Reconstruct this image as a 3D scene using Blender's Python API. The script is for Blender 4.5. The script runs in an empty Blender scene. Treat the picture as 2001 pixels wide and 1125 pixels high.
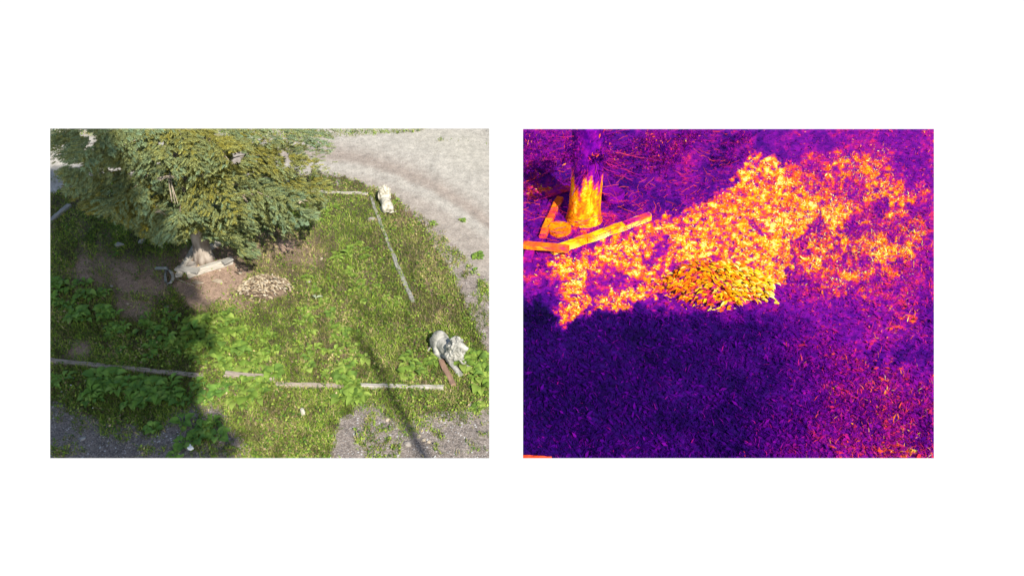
import bpy, bmesh, math, random
import numpy as np
from mathutils import Vector, Matrix, Quaternion

# ------------------------------------------------------------------ camera, world, sun, exposure
FPX, PITCH, CAMZ = 1600.0, math.radians(36.0), 10.0
SC = bpy.context.scene
COL = SC.collection
cam_data = bpy.data.cameras.new('camera'); cam = bpy.data.objects.new('camera', cam_data); COL.objects.link(cam)
cam_data.sensor_width = 36.0; cam_data.lens = FPX / 2001.0 * 36.0
cam_data.clip_start = 0.1; cam_data.clip_end = 500
cam.location = (0, 0, CAMZ); cam.rotation_euler = (math.pi / 2 - PITCH, 0, 0)
SC.camera = cam

SUN_EL = math.radians(41.0)
SUN_H = np.array([0.45, -0.893])            # horizontal direction towards the sun
SUN_H = SUN_H / np.linalg.norm(SUN_H)
SUN = np.array([SUN_H[0] * math.cos(SUN_EL), SUN_H[1] * math.cos(SUN_EL), math.sin(SUN_EL)])
w = bpy.data.worlds.new('World'); SC.world = w; w.use_nodes = True
nt = w.node_tree; nt.nodes.clear()
out = nt.nodes.new('ShaderNodeOutputWorld')
sky = nt.nodes.new('ShaderNodeTexSky'); sky.sky_type = 'NISHITA'; sky.sun_disc = False
sky.sun_elevation = SUN_EL; sky.sun_rotation = math.atan2(SUN_H[0], SUN_H[1])
bg_sky = nt.nodes.new('ShaderNodeBackground'); bg_sky.inputs[1].default_value = 0.105
bg_white = nt.nodes.new('ShaderNodeBackground'); bg_white.inputs[0].default_value = (1, 1, 1, 1); bg_white.inputs[1].default_value = 0.76
tc = nt.nodes.new('ShaderNodeTexCoord'); sep = nt.nodes.new('ShaderNodeSeparateXYZ')
gt = nt.nodes.new('ShaderNodeMath'); gt.operation = 'GREATER_THAN'; gt.inputs[1].default_value = 0.0
mix = nt.nodes.new('ShaderNodeMixShader')
L = nt.links.new
L(sky.outputs[0], bg_sky.inputs[0]); L(tc.outputs['Generated'], sep.inputs[0]); L(sep.outputs[2], gt.inputs[0])
L(gt.outputs[0], mix.inputs[0]); L(bg_white.outputs[0], mix.inputs[1]); L(bg_sky.outputs[0], mix.inputs[2]); L(mix.outputs[0], out.inputs[0])
ld = bpy.data.lights.new('sun', 'SUN'); ld.energy = 5.0; ld.angle = math.radians(0.53); ld.color = (1.0, 0.95, 0.86)
sun = bpy.data.objects.new('sun', ld); COL.objects.link(sun)
sun.rotation_euler = Vector(-SUN).to_track_quat('-Z', 'Y').to_euler()
SC.view_settings.view_transform = 'Standard'; SC.view_settings.look = 'None'
SC.view_settings.gamma = 1.0; SC.view_settings.use_curve_mapping = False
SC.view_settings.exposure = 0.5
SC.cycles.diffuse_bounces = 2

# ------------------------------------------------------------------ geometry of the view
rng = np.random.default_rng(7)
random.seed(7)
CP, SP = math.cos(PITCH), math.sin(PITCH)
C0 = np.array([0, 0, CAMZ])
VS = 1125.0 / (575.0 / 1024.0 * 2001.0)
def rays(u, v):
    a = (np.asarray(u, float) - 1000.5) / FPX
    b = (562.5 - np.asarray(v, float)) / VS / FPX
    return np.stack([a, CP + b * SP, -SP + b * CP], -1)
def G(u, v, z=0.0):
    r = rays(u, v); t = (z - CAMZ) / r[..., 2]
    return C0 + r * t[..., None]
def P(u, v, z=0.0):
    return Vector(G(u, v, z).tolist())
def proj(p):
    q = np.asarray(p, float) - C0
    d = q[..., 1] * CP - q[..., 2] * SP
    up = q[..., 1] * SP + q[..., 2] * CP
    return 1000.5 + FPX * q[..., 0] / d, 562.5 - FPX * up / d * VS
def planes(rect):
    u0, v0, u1, v1 = rect
    c = [rays(u0, v0), rays(u1, v0), rays(u1, v1), rays(u0, v1)]
    mid = rays((u0 + u1) / 2, (v0 + v1) / 2)
    out = []
    for i in range(4):
        n = np.cross(c[i], c[(i + 1) % 4]); n /= np.linalg.norm(n)
        if n @ mid < 0: n = -n
        out.append(n)
    return out
RA = (98, 251, 956, 895)        # the garden bed
RB = (1022, 252, 1825, 895)     # the false-colour bed
PLA, PLB = planes(RA), planes(RB)

# ------------------------------------------------------------------ image-space maps
W, H = 2001, 1125
UU, VV = np.meshgrid(np.arange(W), np.arange(H))
def sst(x, a, b):
    t = np.clip((x - a) / (b - a), 0, 1); return t * t * (3 - 2 * t)
def noise(cell, seed, octs=3):
    r = np.random.default_rng(seed); tot = np.zeros((H, W)); amp = 1; s = 0
    for o in range(octs):
        c = max(2.0, cell / 2 ** o); gw, gh = int(W / c) + 3, int(H / c) + 3
        g = r.random((gh, gw)); x = UU[0] / c; y = VV[:, 0] / c
        xi = x.astype(int); yi = y.astype(int); fx = x - xi; fy = y - yi
        fx = fx * fx * (3 - 2 * fx); fy = (fy * fy * (3 - 2 * fy))[:, None]
        a = g[yi][:, xi] * (1 - fx) + g[yi][:, xi + 1] * fx
        b = g[yi + 1][:, xi] * (1 - fx) + g[yi + 1][:, xi + 1] * fx
        tot += amp * (a * (1 - fy) + b * fy); s += amp; amp *= 0.55
    return tot / s
def blur(a, r):
    for ax in (0, 1):
        for _ in range(2):
            k = np.ones(2 * r + 1) / (2 * r + 1)
            p = np.concatenate([np.repeat(np.take(a, [0], ax), r + 1, ax), a, np.repeat(np.take(a, [-1], ax), r, ax)], ax)
            c = np.cumsum(p, ax)
            n = a.shape[ax]
            a = (np.take(c, np.arange(2 * r + 1, 2 * r + 1 + n), ax) - np.take(c, np.arange(0, n), ax)) / (2 * r + 1)
    return a
def poly(pts, r=6):
    pts = np.array(pts, float); m = np.zeros((H, W), bool)
    x0, y0 = np.floor(pts.min(0)).astype(int) - 1; x1, y1 = np.ceil(pts.max(0)).astype(int) + 1
    x0, y0, x1, y1 = max(x0, 0), max(y0, 0), min(x1, W), min(y1, H)
    X, Y = UU[y0:y1, x0:x1], VV[y0:y1, x0:x1]; ins = np.zeros(X.shape, bool)
    n = len(pts)
    for i in range(n):
        (xa, ya), (xb, yb) = pts[i], pts[(i + 1) % n]
        if ya == yb: continue
        c = ((ya > Y) != (yb > Y)) & (X < (xb - xa) * (Y - ya) / (yb - ya) + xa)
        ins ^= c
    m[y0:y1, x0:x1] = ins
    a = m.astype(float)
    return blur(a, r) if r else a
def gs(u, v, ru, rv): return np.exp(-(((UU - u) / ru) ** 2 + ((VV - v) / rv) ** 2))
def samp(a, u, v):
    return a[np.clip(np.asarray(v).astype(int), 0, H - 1), np.clip(np.asarray(u).astype(int), 0, W - 1)]
N40, N12, N90, N5 = noise(40, 1), noise(12, 2, 2), noise(110, 3), noise(5, 4, 2)
NP = sst(noise(26, 41, 3), 0.3, 0.7)

# ------------------------------------------------------------------ object helpers
def tag(o, label=None, cat=None, group=None, kind=None):
    if label: o['label'] = label
    if cat: o['category'] = cat
    if group: o['group'] = group
    if kind: o['kind'] = kind
    return o
def empty(name, loc):
    o = bpy.data.objects.new(name, None); o.empty_display_size = 0.2; o.location = loc; COL.objects.link(o); return o
def link(name, me, parent=None, loc=None):
    o = bpy.data.objects.new(name, me); COL.objects.link(o)
    if loc is not None: o.location = loc
    if parent is not None: o.parent = parent
    return o
def soup(name, tris, cols, mat, parent=None, origin=None, smooth=False):
    """tris (n,3,3) world space, cols (n,3) or (n,3,3)"""
    tris = np.asarray(tris, float); n = len(tris)
    if cols.ndim == 2: cols = np.repeat(cols[:, None, :], 3, 1)
    o0 = np.zeros(3) if origin is None else np.asarray(origin, float)
    me = bpy.data.meshes.new(name)
    me.vertices.add(n * 3); me.loops.add(n * 3); me.polygons.add(n)
    me.vertices.foreach_set('co', (tris.reshape(-1, 3) - o0).astype(np.float32).ravel())
    me.loops.foreach_set('vertex_index', np.arange(n * 3, dtype=np.int32))
    me.polygons.foreach_set('loop_start', np.arange(0, n * 3, 3, dtype=np.int32))
    me.update(calc_edges=True)
    at = me.color_attributes.new('Col', 'FLOAT_COLOR', 'POINT')
    c4 = np.ones((n * 3, 4), np.float32); c4[:, :3] = cols.reshape(-1, 3); at.data.foreach_set('color', c4.ravel())
    me.materials.append(mat)
    o = link(name, me, parent)
    if parent is None: o.location = o0.tolist()
    return o
def clip_soup(T, Cc, pls):
    """cut triangle soup with planes through the camera"""
    if Cc.ndim == 2: Cc = np.repeat(Cc[:, None, :], 3, 1)
    for n in pls:
        d = (T - C0) @ n; ins = d >= 0; k = ins.sum(1)
        keepT, keepC = [T[k == 3]], [Cc[k == 3]]
        for cnt in (1, 2):
            s = k == cnt
            if not s.any(): continue
            t, c, dd, ii = T[s], Cc[s], d[s], ins[s]
            odd = np.argmax(ii if cnt == 1 else ~ii, 1)
            idx = (odd[:, None] + np.arange(3)) % 3; r = np.arange(len(t))[:, None]
            t, c, dd = t[r, idx], c[r, idx], dd[r, idx]
            f1 = (dd[:, 0] / (dd[:, 0] - dd[:, 1]))[:, None]; f2 = (dd[:, 0] / (dd[:, 0] - dd[:, 2]))[:, None]
            a = t[:, 0] + (t[:, 1] - t[:, 0]) * f1; b = t[:, 0] + (t[:, 2] - t[:, 0]) * f2
            ca = c[:, 0] + (c[:, 1] - c[:, 0]) * f1; cb = c[:, 0] + (c[:, 2] - c[:, 0]) * f2
            if cnt == 1:
                keepT.append(np.stack([t[:, 0], a, b], 1)); keepC.append(np.stack([c[:, 0], ca, cb], 1))
            else:
                keepT += [np.stack([a, t[:, 1], t[:, 2]], 1), np.stack([a, t[:, 2], b], 1)]
                keepC += [np.stack([ca, c[:, 1], c[:, 2]], 1), np.stack([ca, c[:, 2], cb], 1)]
        T = np.concatenate(keepT); Cc = np.concatenate(keepC)
    return T, Cc
def cut_object(o, pls, mw=None):
    """trim a mesh object at the cut faces of its bed (unique mesh if it crosses)"""
    me = o.data; m = mw if mw is not None else o.matrix_world
    co = np.empty(len(me.vertices) * 3); me.vertices.foreach_get('co', co); co = co.reshape(-1, 3)
    M = np.array(m); wc = co @ M[:3, :3].T + M[:3, 3]
    for n in pls:
        d = (wc - C0) @ n
        if d.min() >= -1e-5: continue
        if me.users > 1 and o.data is me: me = me.copy(); o.data = me
        inv = m.inverted(); nl = (m.to_3x3().transposed() @ Vector(n.tolist())).normalized(); pl = inv @ Vector(C0.tolist())
        bm = bmesh.new(); bm.from_mesh(me)
        r = bmesh.ops.bisect_plane(bm, geom=bm.verts[:] + bm.edges[:] + bm.faces[:], plane_co=pl, plane_no=nl, clear_inner=True)
        ed = [e for e in r['geom_cut'] if isinstance(e, bmesh.types.BMEdge)]
        if len(ed) > 2:
            try: bmesh.ops.holes_fill(bm, edges=ed, sides=0)
            except Exception: pass
        bm.to_mesh(me); bm.free()
        if len(me.vertices) == 0: return
        co = np.empty(len(me.vertices) * 3); me.vertices.foreach_get('co', co); co = co.reshape(-1, 3)
        wc = co @ M[:3, :3].T + M[:3, 3]

# ------------------------------------------------------------------ materials
def new_mat(name):
    m = bpy.data.materials.new(name); m.use_nodes = True; n = m.node_tree.nodes; b = n['Principled BSDF']; return m, n, m.node_tree.links, b
def mat_attr(name, rough=0.6, spec=0.3, transl=0.0, nscale=0, namp=0.0, bump=0.0):
    m, n, l, b = new_mat(name)
    a = n.new('ShaderNodeAttribute'); a.attribute_name = 'Col'; colour = a.outputs['Color']
    b.inputs['Roughness'].default_value = rough; b.inputs['Specular IOR Level'].default_value = spec
    if nscale:
        g = n.new('ShaderNodeNewGeometry'); t = n.new('ShaderNodeTexNoise'); t.inputs['Scale'].default_value = nscale; t.inputs['Detail'].default_value = 4
        l.new(g.outputs['Position'], t.inputs['Vector'])
        mr = n.new('ShaderNodeMapRange'); mr.inputs['From Min'].default_value = 0.3; mr.inputs['From Max'].default_value = 0.7
        mr.inputs['To Min'].default_value = 1 - namp; mr.inputs['To Max'].default_value = 1 + namp
        l.new(t.outputs[0], mr.inputs[0])
        mx = n.new('ShaderNodeVectorMath'); mx.operation = 'SCALE'; l.new(colour, mx.inputs[0]); l.new(mr.outputs[0], mx.inputs['Scale']); colour = mx.outputs[0]
        if bump:
            bp = n.new('ShaderNodeBump'); bp.inputs['Strength'].default_value = bump; bp.inputs['Distance'].default_value = 0.02
            l.new(t.outputs[0], bp.inputs['Height']); l.new(bp.outputs[0], b.inputs['Normal'])
    l.new(colour, b.inputs['Base Color'])
    if transl:
        tr = n.new('ShaderNodeBsdfTranslucent'); l.new(colour, tr.inputs[0]); ms = n.new('ShaderNodeMixShader'); ms.inputs[0].default_value = transl
        l.new(b.outputs[0], ms.inputs[1]); l.new(tr.outputs[0], ms.inputs[2]); l.new(ms.outputs[0], n['Material Output'].inputs[0])
    return m
def mat_ground(name, vscale, lo, hi, nscale=9, bump=0.5, fleck=0.0):
    """attribute colour broken up by a pebble pattern (Voronoi cells) and fine dirt noise"""
    m, n, l, b = new_mat(name)
    a = n.new('ShaderNodeAttribute'); a.attribute_name = 'Col'
    g = n.new('ShaderNodeNewGeometry')
    v = n.new('ShaderNodeTexVoronoi'); v.inputs['Scale'].default_value = vscale; l.new(g.outputs['Position'], v.inputs['Vector'])
    s = n.new('ShaderNodeSeparateColor'); l.new(v.outputs['Color'], s.inputs[0])
    mr = n.new('ShaderNodeMapRange'); mr.inputs['To Min'].default_value = lo; mr.inputs['To Max'].default_value = hi; l.new(s.outputs[0], mr.inputs[0])
    t = n.new('ShaderNodeTexNoise'); t.inputs['Scale'].default_value = nscale; t.inputs['Detail'].default_value = 6; l.new(g.outputs['Position'], t.inputs['Vector'])
    m2 = n.new('ShaderNodeMapRange'); m2.inputs['From Min'].default_value = 0.3; m2.inputs['From Max'].default_value = 0.7
    m2.inputs['To Min'].default_value = 0.82; m2.inputs['To Max'].default_value = 1.16; l.new(t.outputs[0], m2.inputs[0])
    mu = n.new('ShaderNodeMath'); mu.operation = 'MULTIPLY'; l.new(mr.outputs[0], mu.inputs[0]); l.new(m2.outputs[0], mu.inputs[1])
    mx = n.new('ShaderNodeVectorMath'); mx.operation = 'SCALE'; l.new(a.outputs['Color'], mx.inputs[0]); l.new(mu.outputs[0], mx.inputs['Scale'])
    colour = mx.outputs[0]
    if fleck:
        gt2 = n.new('ShaderNodeMath'); gt2.operation = 'GREATER_THAN'; gt2.inputs[1].default_value = 1 - fleck; l.new(s.outputs[1], gt2.inputs[0])
        mc = n.new('ShaderNodeMix'); mc.data_type = 'RGBA'; mc.inputs['B'].default_value = (0.55, 0.54, 0.52, 1)
        l.new(gt2.outputs[0], mc.inputs['Factor']); l.new(colour, mc.inputs['A']); colour = mc.outputs['Result']
    l.new(colour, b.inputs['Base Color'])
    bp = n.new('ShaderNodeBump'); bp.inputs['Strength'].default_value = bump; bp.inputs['Distance'].default_value = 0.02
    l.new(v.outputs['Distance'], bp.inputs['Height']); bp.invert = True; l.new(bp.outputs[0], b.inputs['Normal'])
    b.inputs['Roughness'].default_value = 0.95; b.inputs['Specular IOR Level'].default_value = 0.1
    return m
def mat_noise(name, c1, c2, scale=8, stretch=(1, 1, 1), rough=0.85, bump=0.4, det=6, c3=None, spec=0.2):
    m, n, l, b = new_mat(name)
    tcn = n.new('ShaderNodeTexCoord'); mp = n.new('ShaderNodeMapping'); mp.inputs['Scale'].default_value = stretch
    l.new(tcn.outputs['Object'], mp.inputs[0])
    t = n.new('ShaderNodeTexNoise'); t.inputs['Scale'].default_value = scale; t.inputs['Detail'].default_value = det; l.new(mp.outputs[0], t.inputs['Vector'])
    cr = n.new('ShaderNodeValToRGB'); e = cr.color_ramp.elements
    e[0].position = 0.33; e[0].color = (*c1, 1); e[1].position = 0.66; e[1].color = (*c2, 1)
    if c3: x = e.new(0.5); x.color = (*c3, 1)
    l.new(t.outputs[0], cr.inputs[0]); l.new(cr.outputs[0], b.inputs['Base Color'])
    bp = n.new('ShaderNodeBump'); bp.inputs['Strength'].default_value = bump; bp.inputs['Distance'].default_value = 0.02
    l.new(t.outputs[0], bp.inputs['Height']); l.new(bp.outputs[0], b.inputs['Normal'])
    b.inputs['Roughness'].default_value = rough; b.inputs['Specular IOR Level'].default_value = spec
    return m
def lin(c):
    c = np.asarray(c, float) / 255.0
    return np.where(c <= 0.04045, c / 12.92, ((c + 0.055) / 1.055) ** 2.4)
M_LEAF = mat_attr('leaf', 0.6, 0.14, 0.22)
M_GRASS = mat_attr('grass_blades', 0.7, 0.1, 0.2)
M_NEEDLE = mat_attr('spruce_needles', 0.7, 0.06)
M_DRY = mat_attr('dry_leaf', 0.8, 0.15, 0.1, 60, 0.15, 0.3)
M_ROAD = mat_ground('gravel_light', 36, 0.8, 1.16, 5, 0.4)
M_LOT = mat_ground('gravel_dark', 42, 0.55, 1.35, 6, 0.6, 0.02)
M_SOIL = mat_ground('soil', 45, 0.7, 1.25, 8, 0.5)
M_HOTG = mat_ground('false_colour_ground', 28, 0.75, 1.2, 9, 0.5)
M_HOTL = mat_attr('false_colour_litter', 0.9, 0.05, 0.15)
M_HOTO = mat_attr('false_colour_surface', 0.9, 0.05, 0, 16, 0.3, 1.0)
M_TIMB = mat_noise('weathered_timber', (0.26, 0.21, 0.17), (0.46, 0.38, 0.31), 5, (1, 14, 14), 0.85, 0.5)
M_TIMBL = mat_noise('pale_timber', (0.3, 0.27, 0.22), (0.56, 0.52, 0.45), 5, (1, 12, 12), 0.8, 0.4)
M_TIMBG = mat_noise('grey_timber', (0.2, 0.19, 0.17), (0.4, 0.38, 0.34), 6, (1, 12, 12), 0.9, 0.6)
M_TIMBB = mat_noise('brown_timber', (0.2, 0.12, 0.08), (0.33, 0.21, 0.15), 6, (1, 12, 12), 0.85, 0.4)
M_STONE = mat_noise('cast_stone', (0.15, 0.15, 0.13), (0.46, 0.44, 0.39), 7, (1, 1, 1), 0.9, 0.6, 9, (0.33, 0.32, 0.28))
M_STONEW = mat_noise('pale_cast_stone', (0.27, 0.24, 0.18), (0.62, 0.58, 0.48), 7, (1, 1, 1), 0.9, 0.6, 9, (0.5, 0.47, 0.38))
M_ROCK = mat_noise('rock', (0.18, 0.16, 0.14), (0.36, 0.32, 0.28), 12)
M_BARK = mat_noise('spruce_bark', (0.17, 0.13, 0.1), (0.42, 0.36, 0.3), 9, (1, 1, 0.35), 0.95, 1.0)
M_TWIG = mat_noise('dead_twig', (0.3, 0.24, 0.17), (0.48, 0.4, 0.3), 12)
M_ROOT = mat_noise('grey_root', (0.2, 0.2, 0.18), (0.42, 0.42, 0.38), 14)

# ------------------------------------------------------------------ ground maps of the garden bed
gn = (N40 - 0.5) * 60 + (N12 - 0.5) * 44 + (N5 - 0.5) * 16
def above(curve, off=0):      # + where the pixel lies above the polyline
    x = [p[0] for p in curve]; y = [p[1] for p in curve]
    return np.interp(UU, x, y) + off - VV
road_edge = above([(0, 360), (98, 372), (130, 368), (250, 345), (640, 338), (690, 350), (730, 362), (775, 385), (830, 425), (900, 490), (956, 560), (1010, 620)])
ROAD = sst(road_edge + gn * 0.28, -4, 4)
topstrip = sst(above([(0, 262), (640, 270), (690, 266), (760, 262), (838, 252), (845, 240), (1100, 230)]) + gn * 0.15, -2, 2)
side = sst(above([(600, 300), (700, 345), (760, 395), (800, 450), (850, 520), (880, 590), (915, 640), (940, 690), (960, 800), (1000, 900)]) + gn * 0.8, -14, 14)
lot_edge = VV - np.interp(UU, [0, 98, 150, 230, 290, 330, 380, 430, 470, 505, 640, 665, 700, 745, 800, 850, 900, 956],
                          [770, 776, 800, 832, 822, 800, 782, 800, 850, 905, 905, 800, 778, 790, 830, 806, 804, 790])
lot2 = (sst(gn * 0.8 - 8 + 60 * gs(650, 800, 50, 22) , -3, 6))
LOT = np.clip(sst(lot_edge + gn * 0.85, -6, 6), 0, 1)
LOTS = np.clip(sst(lot_edge + gn * 0.85, -16, 30), 0, 1)
SOIL = np.clip(poly([(335, 545), (372, 548), (450, 515), (495, 520), (470, 560), (430, 585), (400, 605), (365, 600), (350, 570)], 9) * 1.25
               + poly([(350, 480), (440, 470), (470, 505), (440, 530), (370, 540), (350, 520)], 6) * 0.9
               + poly([(225, 580), (300, 590), (300, 625), (240, 625), (222, 600)], 8) * 0.9
               + poly([(250, 500), (345, 490), (345, 540), (320, 580), (230, 580), (200, 520), (150, 560), (110, 540), (180, 490)], 14) * 0.85
               + poly([(140, 665), (180, 668), (170, 700), (125, 700)], 6) * 0.9
               + gs(185, 548, 28, 16) * 0.7 + gs(735, 428, 9, 6) * 0.8 + gs(605, 510, 22, 10) * 0.5 + gs(555, 485, 75, 34) * 0.6 * (.5 + N12) + gs(470, 590, 40, 14) * .4 + .35 * sst(N40, .62, .72), 0, 1)
edge_lot = sst(above([(700, 350), (770, 395), (850, 470), (956, 600)]) + 70 + gn, 0, 10) * (1 - ROAD)   # weedy verge
DRY = np.clip(1.1 * gs(560, 490, 80, 42) + .5 * gs(500, 545, 90, 30) + 0.45 * gs(500, 600, 60, 18) + 0.5 * gs(640, 610, 60, 30) + 0.55 * gs(640, 700, 60, 60)
              + 0.6 * gs(840, 480, 60, 70) + 0.55 * gs(860, 600, 50, 50) + 0.5 * gs(760, 380, 50, 30) + 0.7 * gs(775, 400, 14, 30) + 0.6 * gs(700, 365, 40, 12)
              + 0.45 * gs(800, 720, 80, 40) + 0.6 * gs(540, 830, 60, 50) + 0.5 * gs(900, 780, 50, 30) + 0.4 * gs(730, 470, 30, 40) + 0.29
              + (N40 - 0.5) * 1.1 - 0.3 * gs(480, 650, 80, 40) - 0.5 * gs(200, 470, 120, 40) - 0.25 * gs(680, 440, 60, 60), 0, 1)
GD = np.ones((H, W)) * 1.0
GD *= (1 - 0.95 * SOIL) * (1 - .45 * gs(555, 490, 70, 36)) * (1 - .5 * gs(150, 690, 60, 25))
right_sparse = sst(above([(700, 352), (760, 378), (800, 410), (845, 470), (880, 540), (908, 600), (935, 660), (955, 720), (970, 800), (1000, 900)]) + gn * 0.7, -22, 34)
tuft_r = sst(N40 + 0.7 * (N12 - 0.5), 0.47, 0.58)
GD = GD * (1 - right_sparse) + right_sparse * 0.7 * np.clip(tuft_r + 0.6 * gs(845, 430, 35, 14) + 0.8 * gs(930, 620, 30, 18) + 0.6 * gs(870, 450, 20, 20) + gs(935, 785, 30, 30), 0, 1)
GD *= 1 - ROAD * (1 - np.clip(0.9 * topstrip + gs(860, 273, 9, 3) + 0.6 * gs(945, 285, 12, 3) + .5 * gs(930, 272, 20, 8) * tuft_r + gs(110, 350, 14, 5) * .7, 0, 1))
lot_tufts = np.clip(0.9 * sst(N40 + 0.4 * (N12 - .5), 0.6, 0.66) * np.clip(gs(560, 860, 110, 60) + gs(650, 860, 30, 50) + gs(300, 850, 25, 20) + 0.3, 0, 1)
                    + 0.9 * gs(298, 838, 18, 14) + 0.8 * gs(110, 885, 20, 8) + gs(785, 800, 14, 22) + gs(400, 840, 30, 12) * .8 + .5 * gs(200, 845, 8, 5) + gs(760, 862, 6, 5) * .8, 0, 1)
GD = GD * (1 - LOTS) + LOTS * lot_tufts
GD = np.clip(np.maximum(GD, topstrip) * (0.35 + 1.0 * N12 + 0.3 * NP), 0, 1)

def ground_grid(rect, nu, nv, typ_fn, col_fn, names, mats, amp=0.02):
    u = np.linspace(rect[0], rect[2], nu); v = np.linspace(rect[1], rect[3], nv)
    Ug, Vg = np.meshgrid(u, v)
    z = amp * (samp(N40, Ug, Vg) - 0.5) + amp * 0.8 * (samp(N90, Ug, Vg) - 0.5) * 2
    r = rays(Ug, Vg); Pn = C0 + r * ((z - CAMZ) / r[..., 2])[..., None]
    colr = col_fn(Ug, Vg)
    ty = typ_fn((Ug[:-1, :-1] + Ug[1:, 1:]) / 2, (Vg[:-1, :-1] + Vg[1:, 1:]) / 2)
    idx = np.arange(nu * nv).reshape(nv, nu)
    quads = np.stack([idx[1:, :-1], idx[1:, 1:], idx[:-1, 1:], idx[:-1, :-1]], -1)
    flat = Pn.reshape(-1, 3); cf = colr.reshape(-1, 3)
    res = []
    for k, (nm, mt) in enumerate(zip(names, mats)):
        q = quads[ty == k]
        if not len(q): continue
        used, inv = np.unique(q, return_inverse=True); inv = inv.reshape(-1, 4)
        me = bpy.data.meshes.new(nm)
        me.from_pydata(flat[used].tolist(), [], inv.tolist())
        at = me.color_attributes.new('Col', 'FLOAT_COLOR', 'POINT')
        c4 = np.ones((len(used), 4), np.float32); c4[:, :3] = cf[used]; at.data.foreach_set('color', c4.ravel())
        me.materials.append(mt); me.shade_smooth()
        o = link(nm, me); tag(o, kind='structure'); res.append(o)
    # underside of the bed: a solid block of earth, its sides drawn in below the rim
    c = [(rect[0] + 3, rect[1] + 3), (rect[2] - 3, rect[1] + 3), (rect[2] - 3, rect[3] - 3), (rect[0] + 3, rect[3] - 3)]
    top = [G(a, b, -0.03 - amp) for a, b in c]; mid = np.mean(top, 0)
    bot = [mid + (t - mid) * 0.93 + np.array([0, 0.5, 0]) for t in top]
    vs = [t.tolist() for t in top] + [(b[0], b[1], -0.4) for b in bot]
    me = bpy.data.meshes.new('earth'); me.from_pydata(vs, [], [(0, 1, 2, 3), (7, 6, 5, 4), (0, 4, 5, 1), (1, 5, 6, 2), (2, 6, 7, 3), (3, 7, 4, 0)])
    me.materials.append(mat_noise('earth_' + names[0], (0.1, 0.07, 0.05), (0.2, 0.15, 0.11), 6))
    tag(link('earth', me), kind='structure')
    return res
def typA(u, v):
    t = np.zeros(u.shape, int)
    t[samp(ROAD, u, v) > 0.5] = 1
    t[(samp(LOT, u, v) > 0.5) | ((samp(right_sparse, u, v) > 0.5) & (samp(ROAD, u, v) <= 0.5))] = 2
    return t
def colA(u, v):
    n1, n2, n3 = samp(N40, u, v), samp(N12, u, v), samp(N90, u, v)
    soil = lin((150, 112, 92)) * 1.0; dark = np.array([0.10, 0.082, 0.05])
    s = samp(SOIL, u, v)[..., None]
    c = dark * (0.8 + 0.5 * n2[..., None]) * (1 - s) + np.array([0.36, 0.25, 0.185]) * s
    b = v - (300 + (u - 650) * 0.1 + (u - 650) ** 2 * 0.0011)
    k = np.array([-80, -50, -30, -12, -2, 8, 18, 30, 45, 70, 120])
    tone = np.interp(b + (n1 - .5) * 10, k, [.98, 1.05, 1.0, 0.95, 0.88, 0.86, 1.0, 1.02, 0.93, .92, .9])[..., None]
    pink = np.interp(b + (n1 - .5) * 10, k, [0, 0, .1, .6, 1, .9, .1, .1, .6, .7, .6])[..., None]
    base = np.array([0.42, 0.39, 0.34]); pk = np.array([0.385, 0.325, 0.275])
    rc = (base * (1 - pink) + pk * pink) * tone * (0.88 + 0.24 * n2[..., None]) * (.95 + .1 * np.random.default_rng(8).random(u.shape)[..., None])
    yl = (gs(850, 265, 70, 30) + gs(920, 300, 60, 40))
    rc = rc * (1 - 0.4 * samp(yl, u, v)[..., None]) + np.array([0.48, 0.45, 0.37]) * 0.4 * samp(yl, u, v)[..., None]
    c = np.where((samp(ROAD, u, v) > 0.5)[..., None], rc, c)
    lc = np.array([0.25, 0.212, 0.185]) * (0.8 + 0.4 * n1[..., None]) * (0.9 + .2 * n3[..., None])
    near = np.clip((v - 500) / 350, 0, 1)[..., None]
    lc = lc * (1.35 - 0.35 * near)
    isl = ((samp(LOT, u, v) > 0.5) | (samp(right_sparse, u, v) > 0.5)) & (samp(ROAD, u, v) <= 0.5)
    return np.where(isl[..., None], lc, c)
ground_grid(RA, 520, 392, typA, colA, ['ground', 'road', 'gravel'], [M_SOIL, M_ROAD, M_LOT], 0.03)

# ------------------------------------------------------------------ grass and small weeds (vectorised soups)
def scatter(n, dens, rect, pad=4):
    u = rng.uniform(rect[0] - pad, rect[2] + pad, n); v = rng.uniform(rect[1] - pad, rect[3] + pad * 2.5, n)
    k = rng.random(n) < samp(dens, np.clip(u, rect[0] + 1, rect[2] - 1), np.clip(v, rect[1] + 1, rect[3] - 1)); return u[k], v[k]
def blades(p, length, width, lean, cols):
    n = len(p); th = rng.uniform(0, 2 * np.pi, n); d = np.stack([np.cos(th), np.sin(th), np.zeros(n)], -1)
    th2 = rng.uniform(0, 2 * np.pi, n); s = np.stack([np.cos(th2), np.sin(th2), np.zeros(n)], -1) * (width / 2)[:, None]
    up = np.array([0, 0, 1.0])
    m = p + d * (length * np.sin(lean) * 0.4)[:, None] + up * (length * np.cos(lean) * 0.6)[:, None]
    t = p + d * (length * np.sin(lean) * 1.1)[:, None] + up * (length * np.cos(lean) * 0.85)[:, None]
    a, b, c_, e = p - s, p + s, m + s * 0.8, m - s * 0.8
    T = np.concatenate([np.stack([a, b, c_], 1), np.stack([a, c_, e], 1), np.stack([e, c_, t], 1)])
    return T, np.concatenate([cols] * 3)
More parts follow.
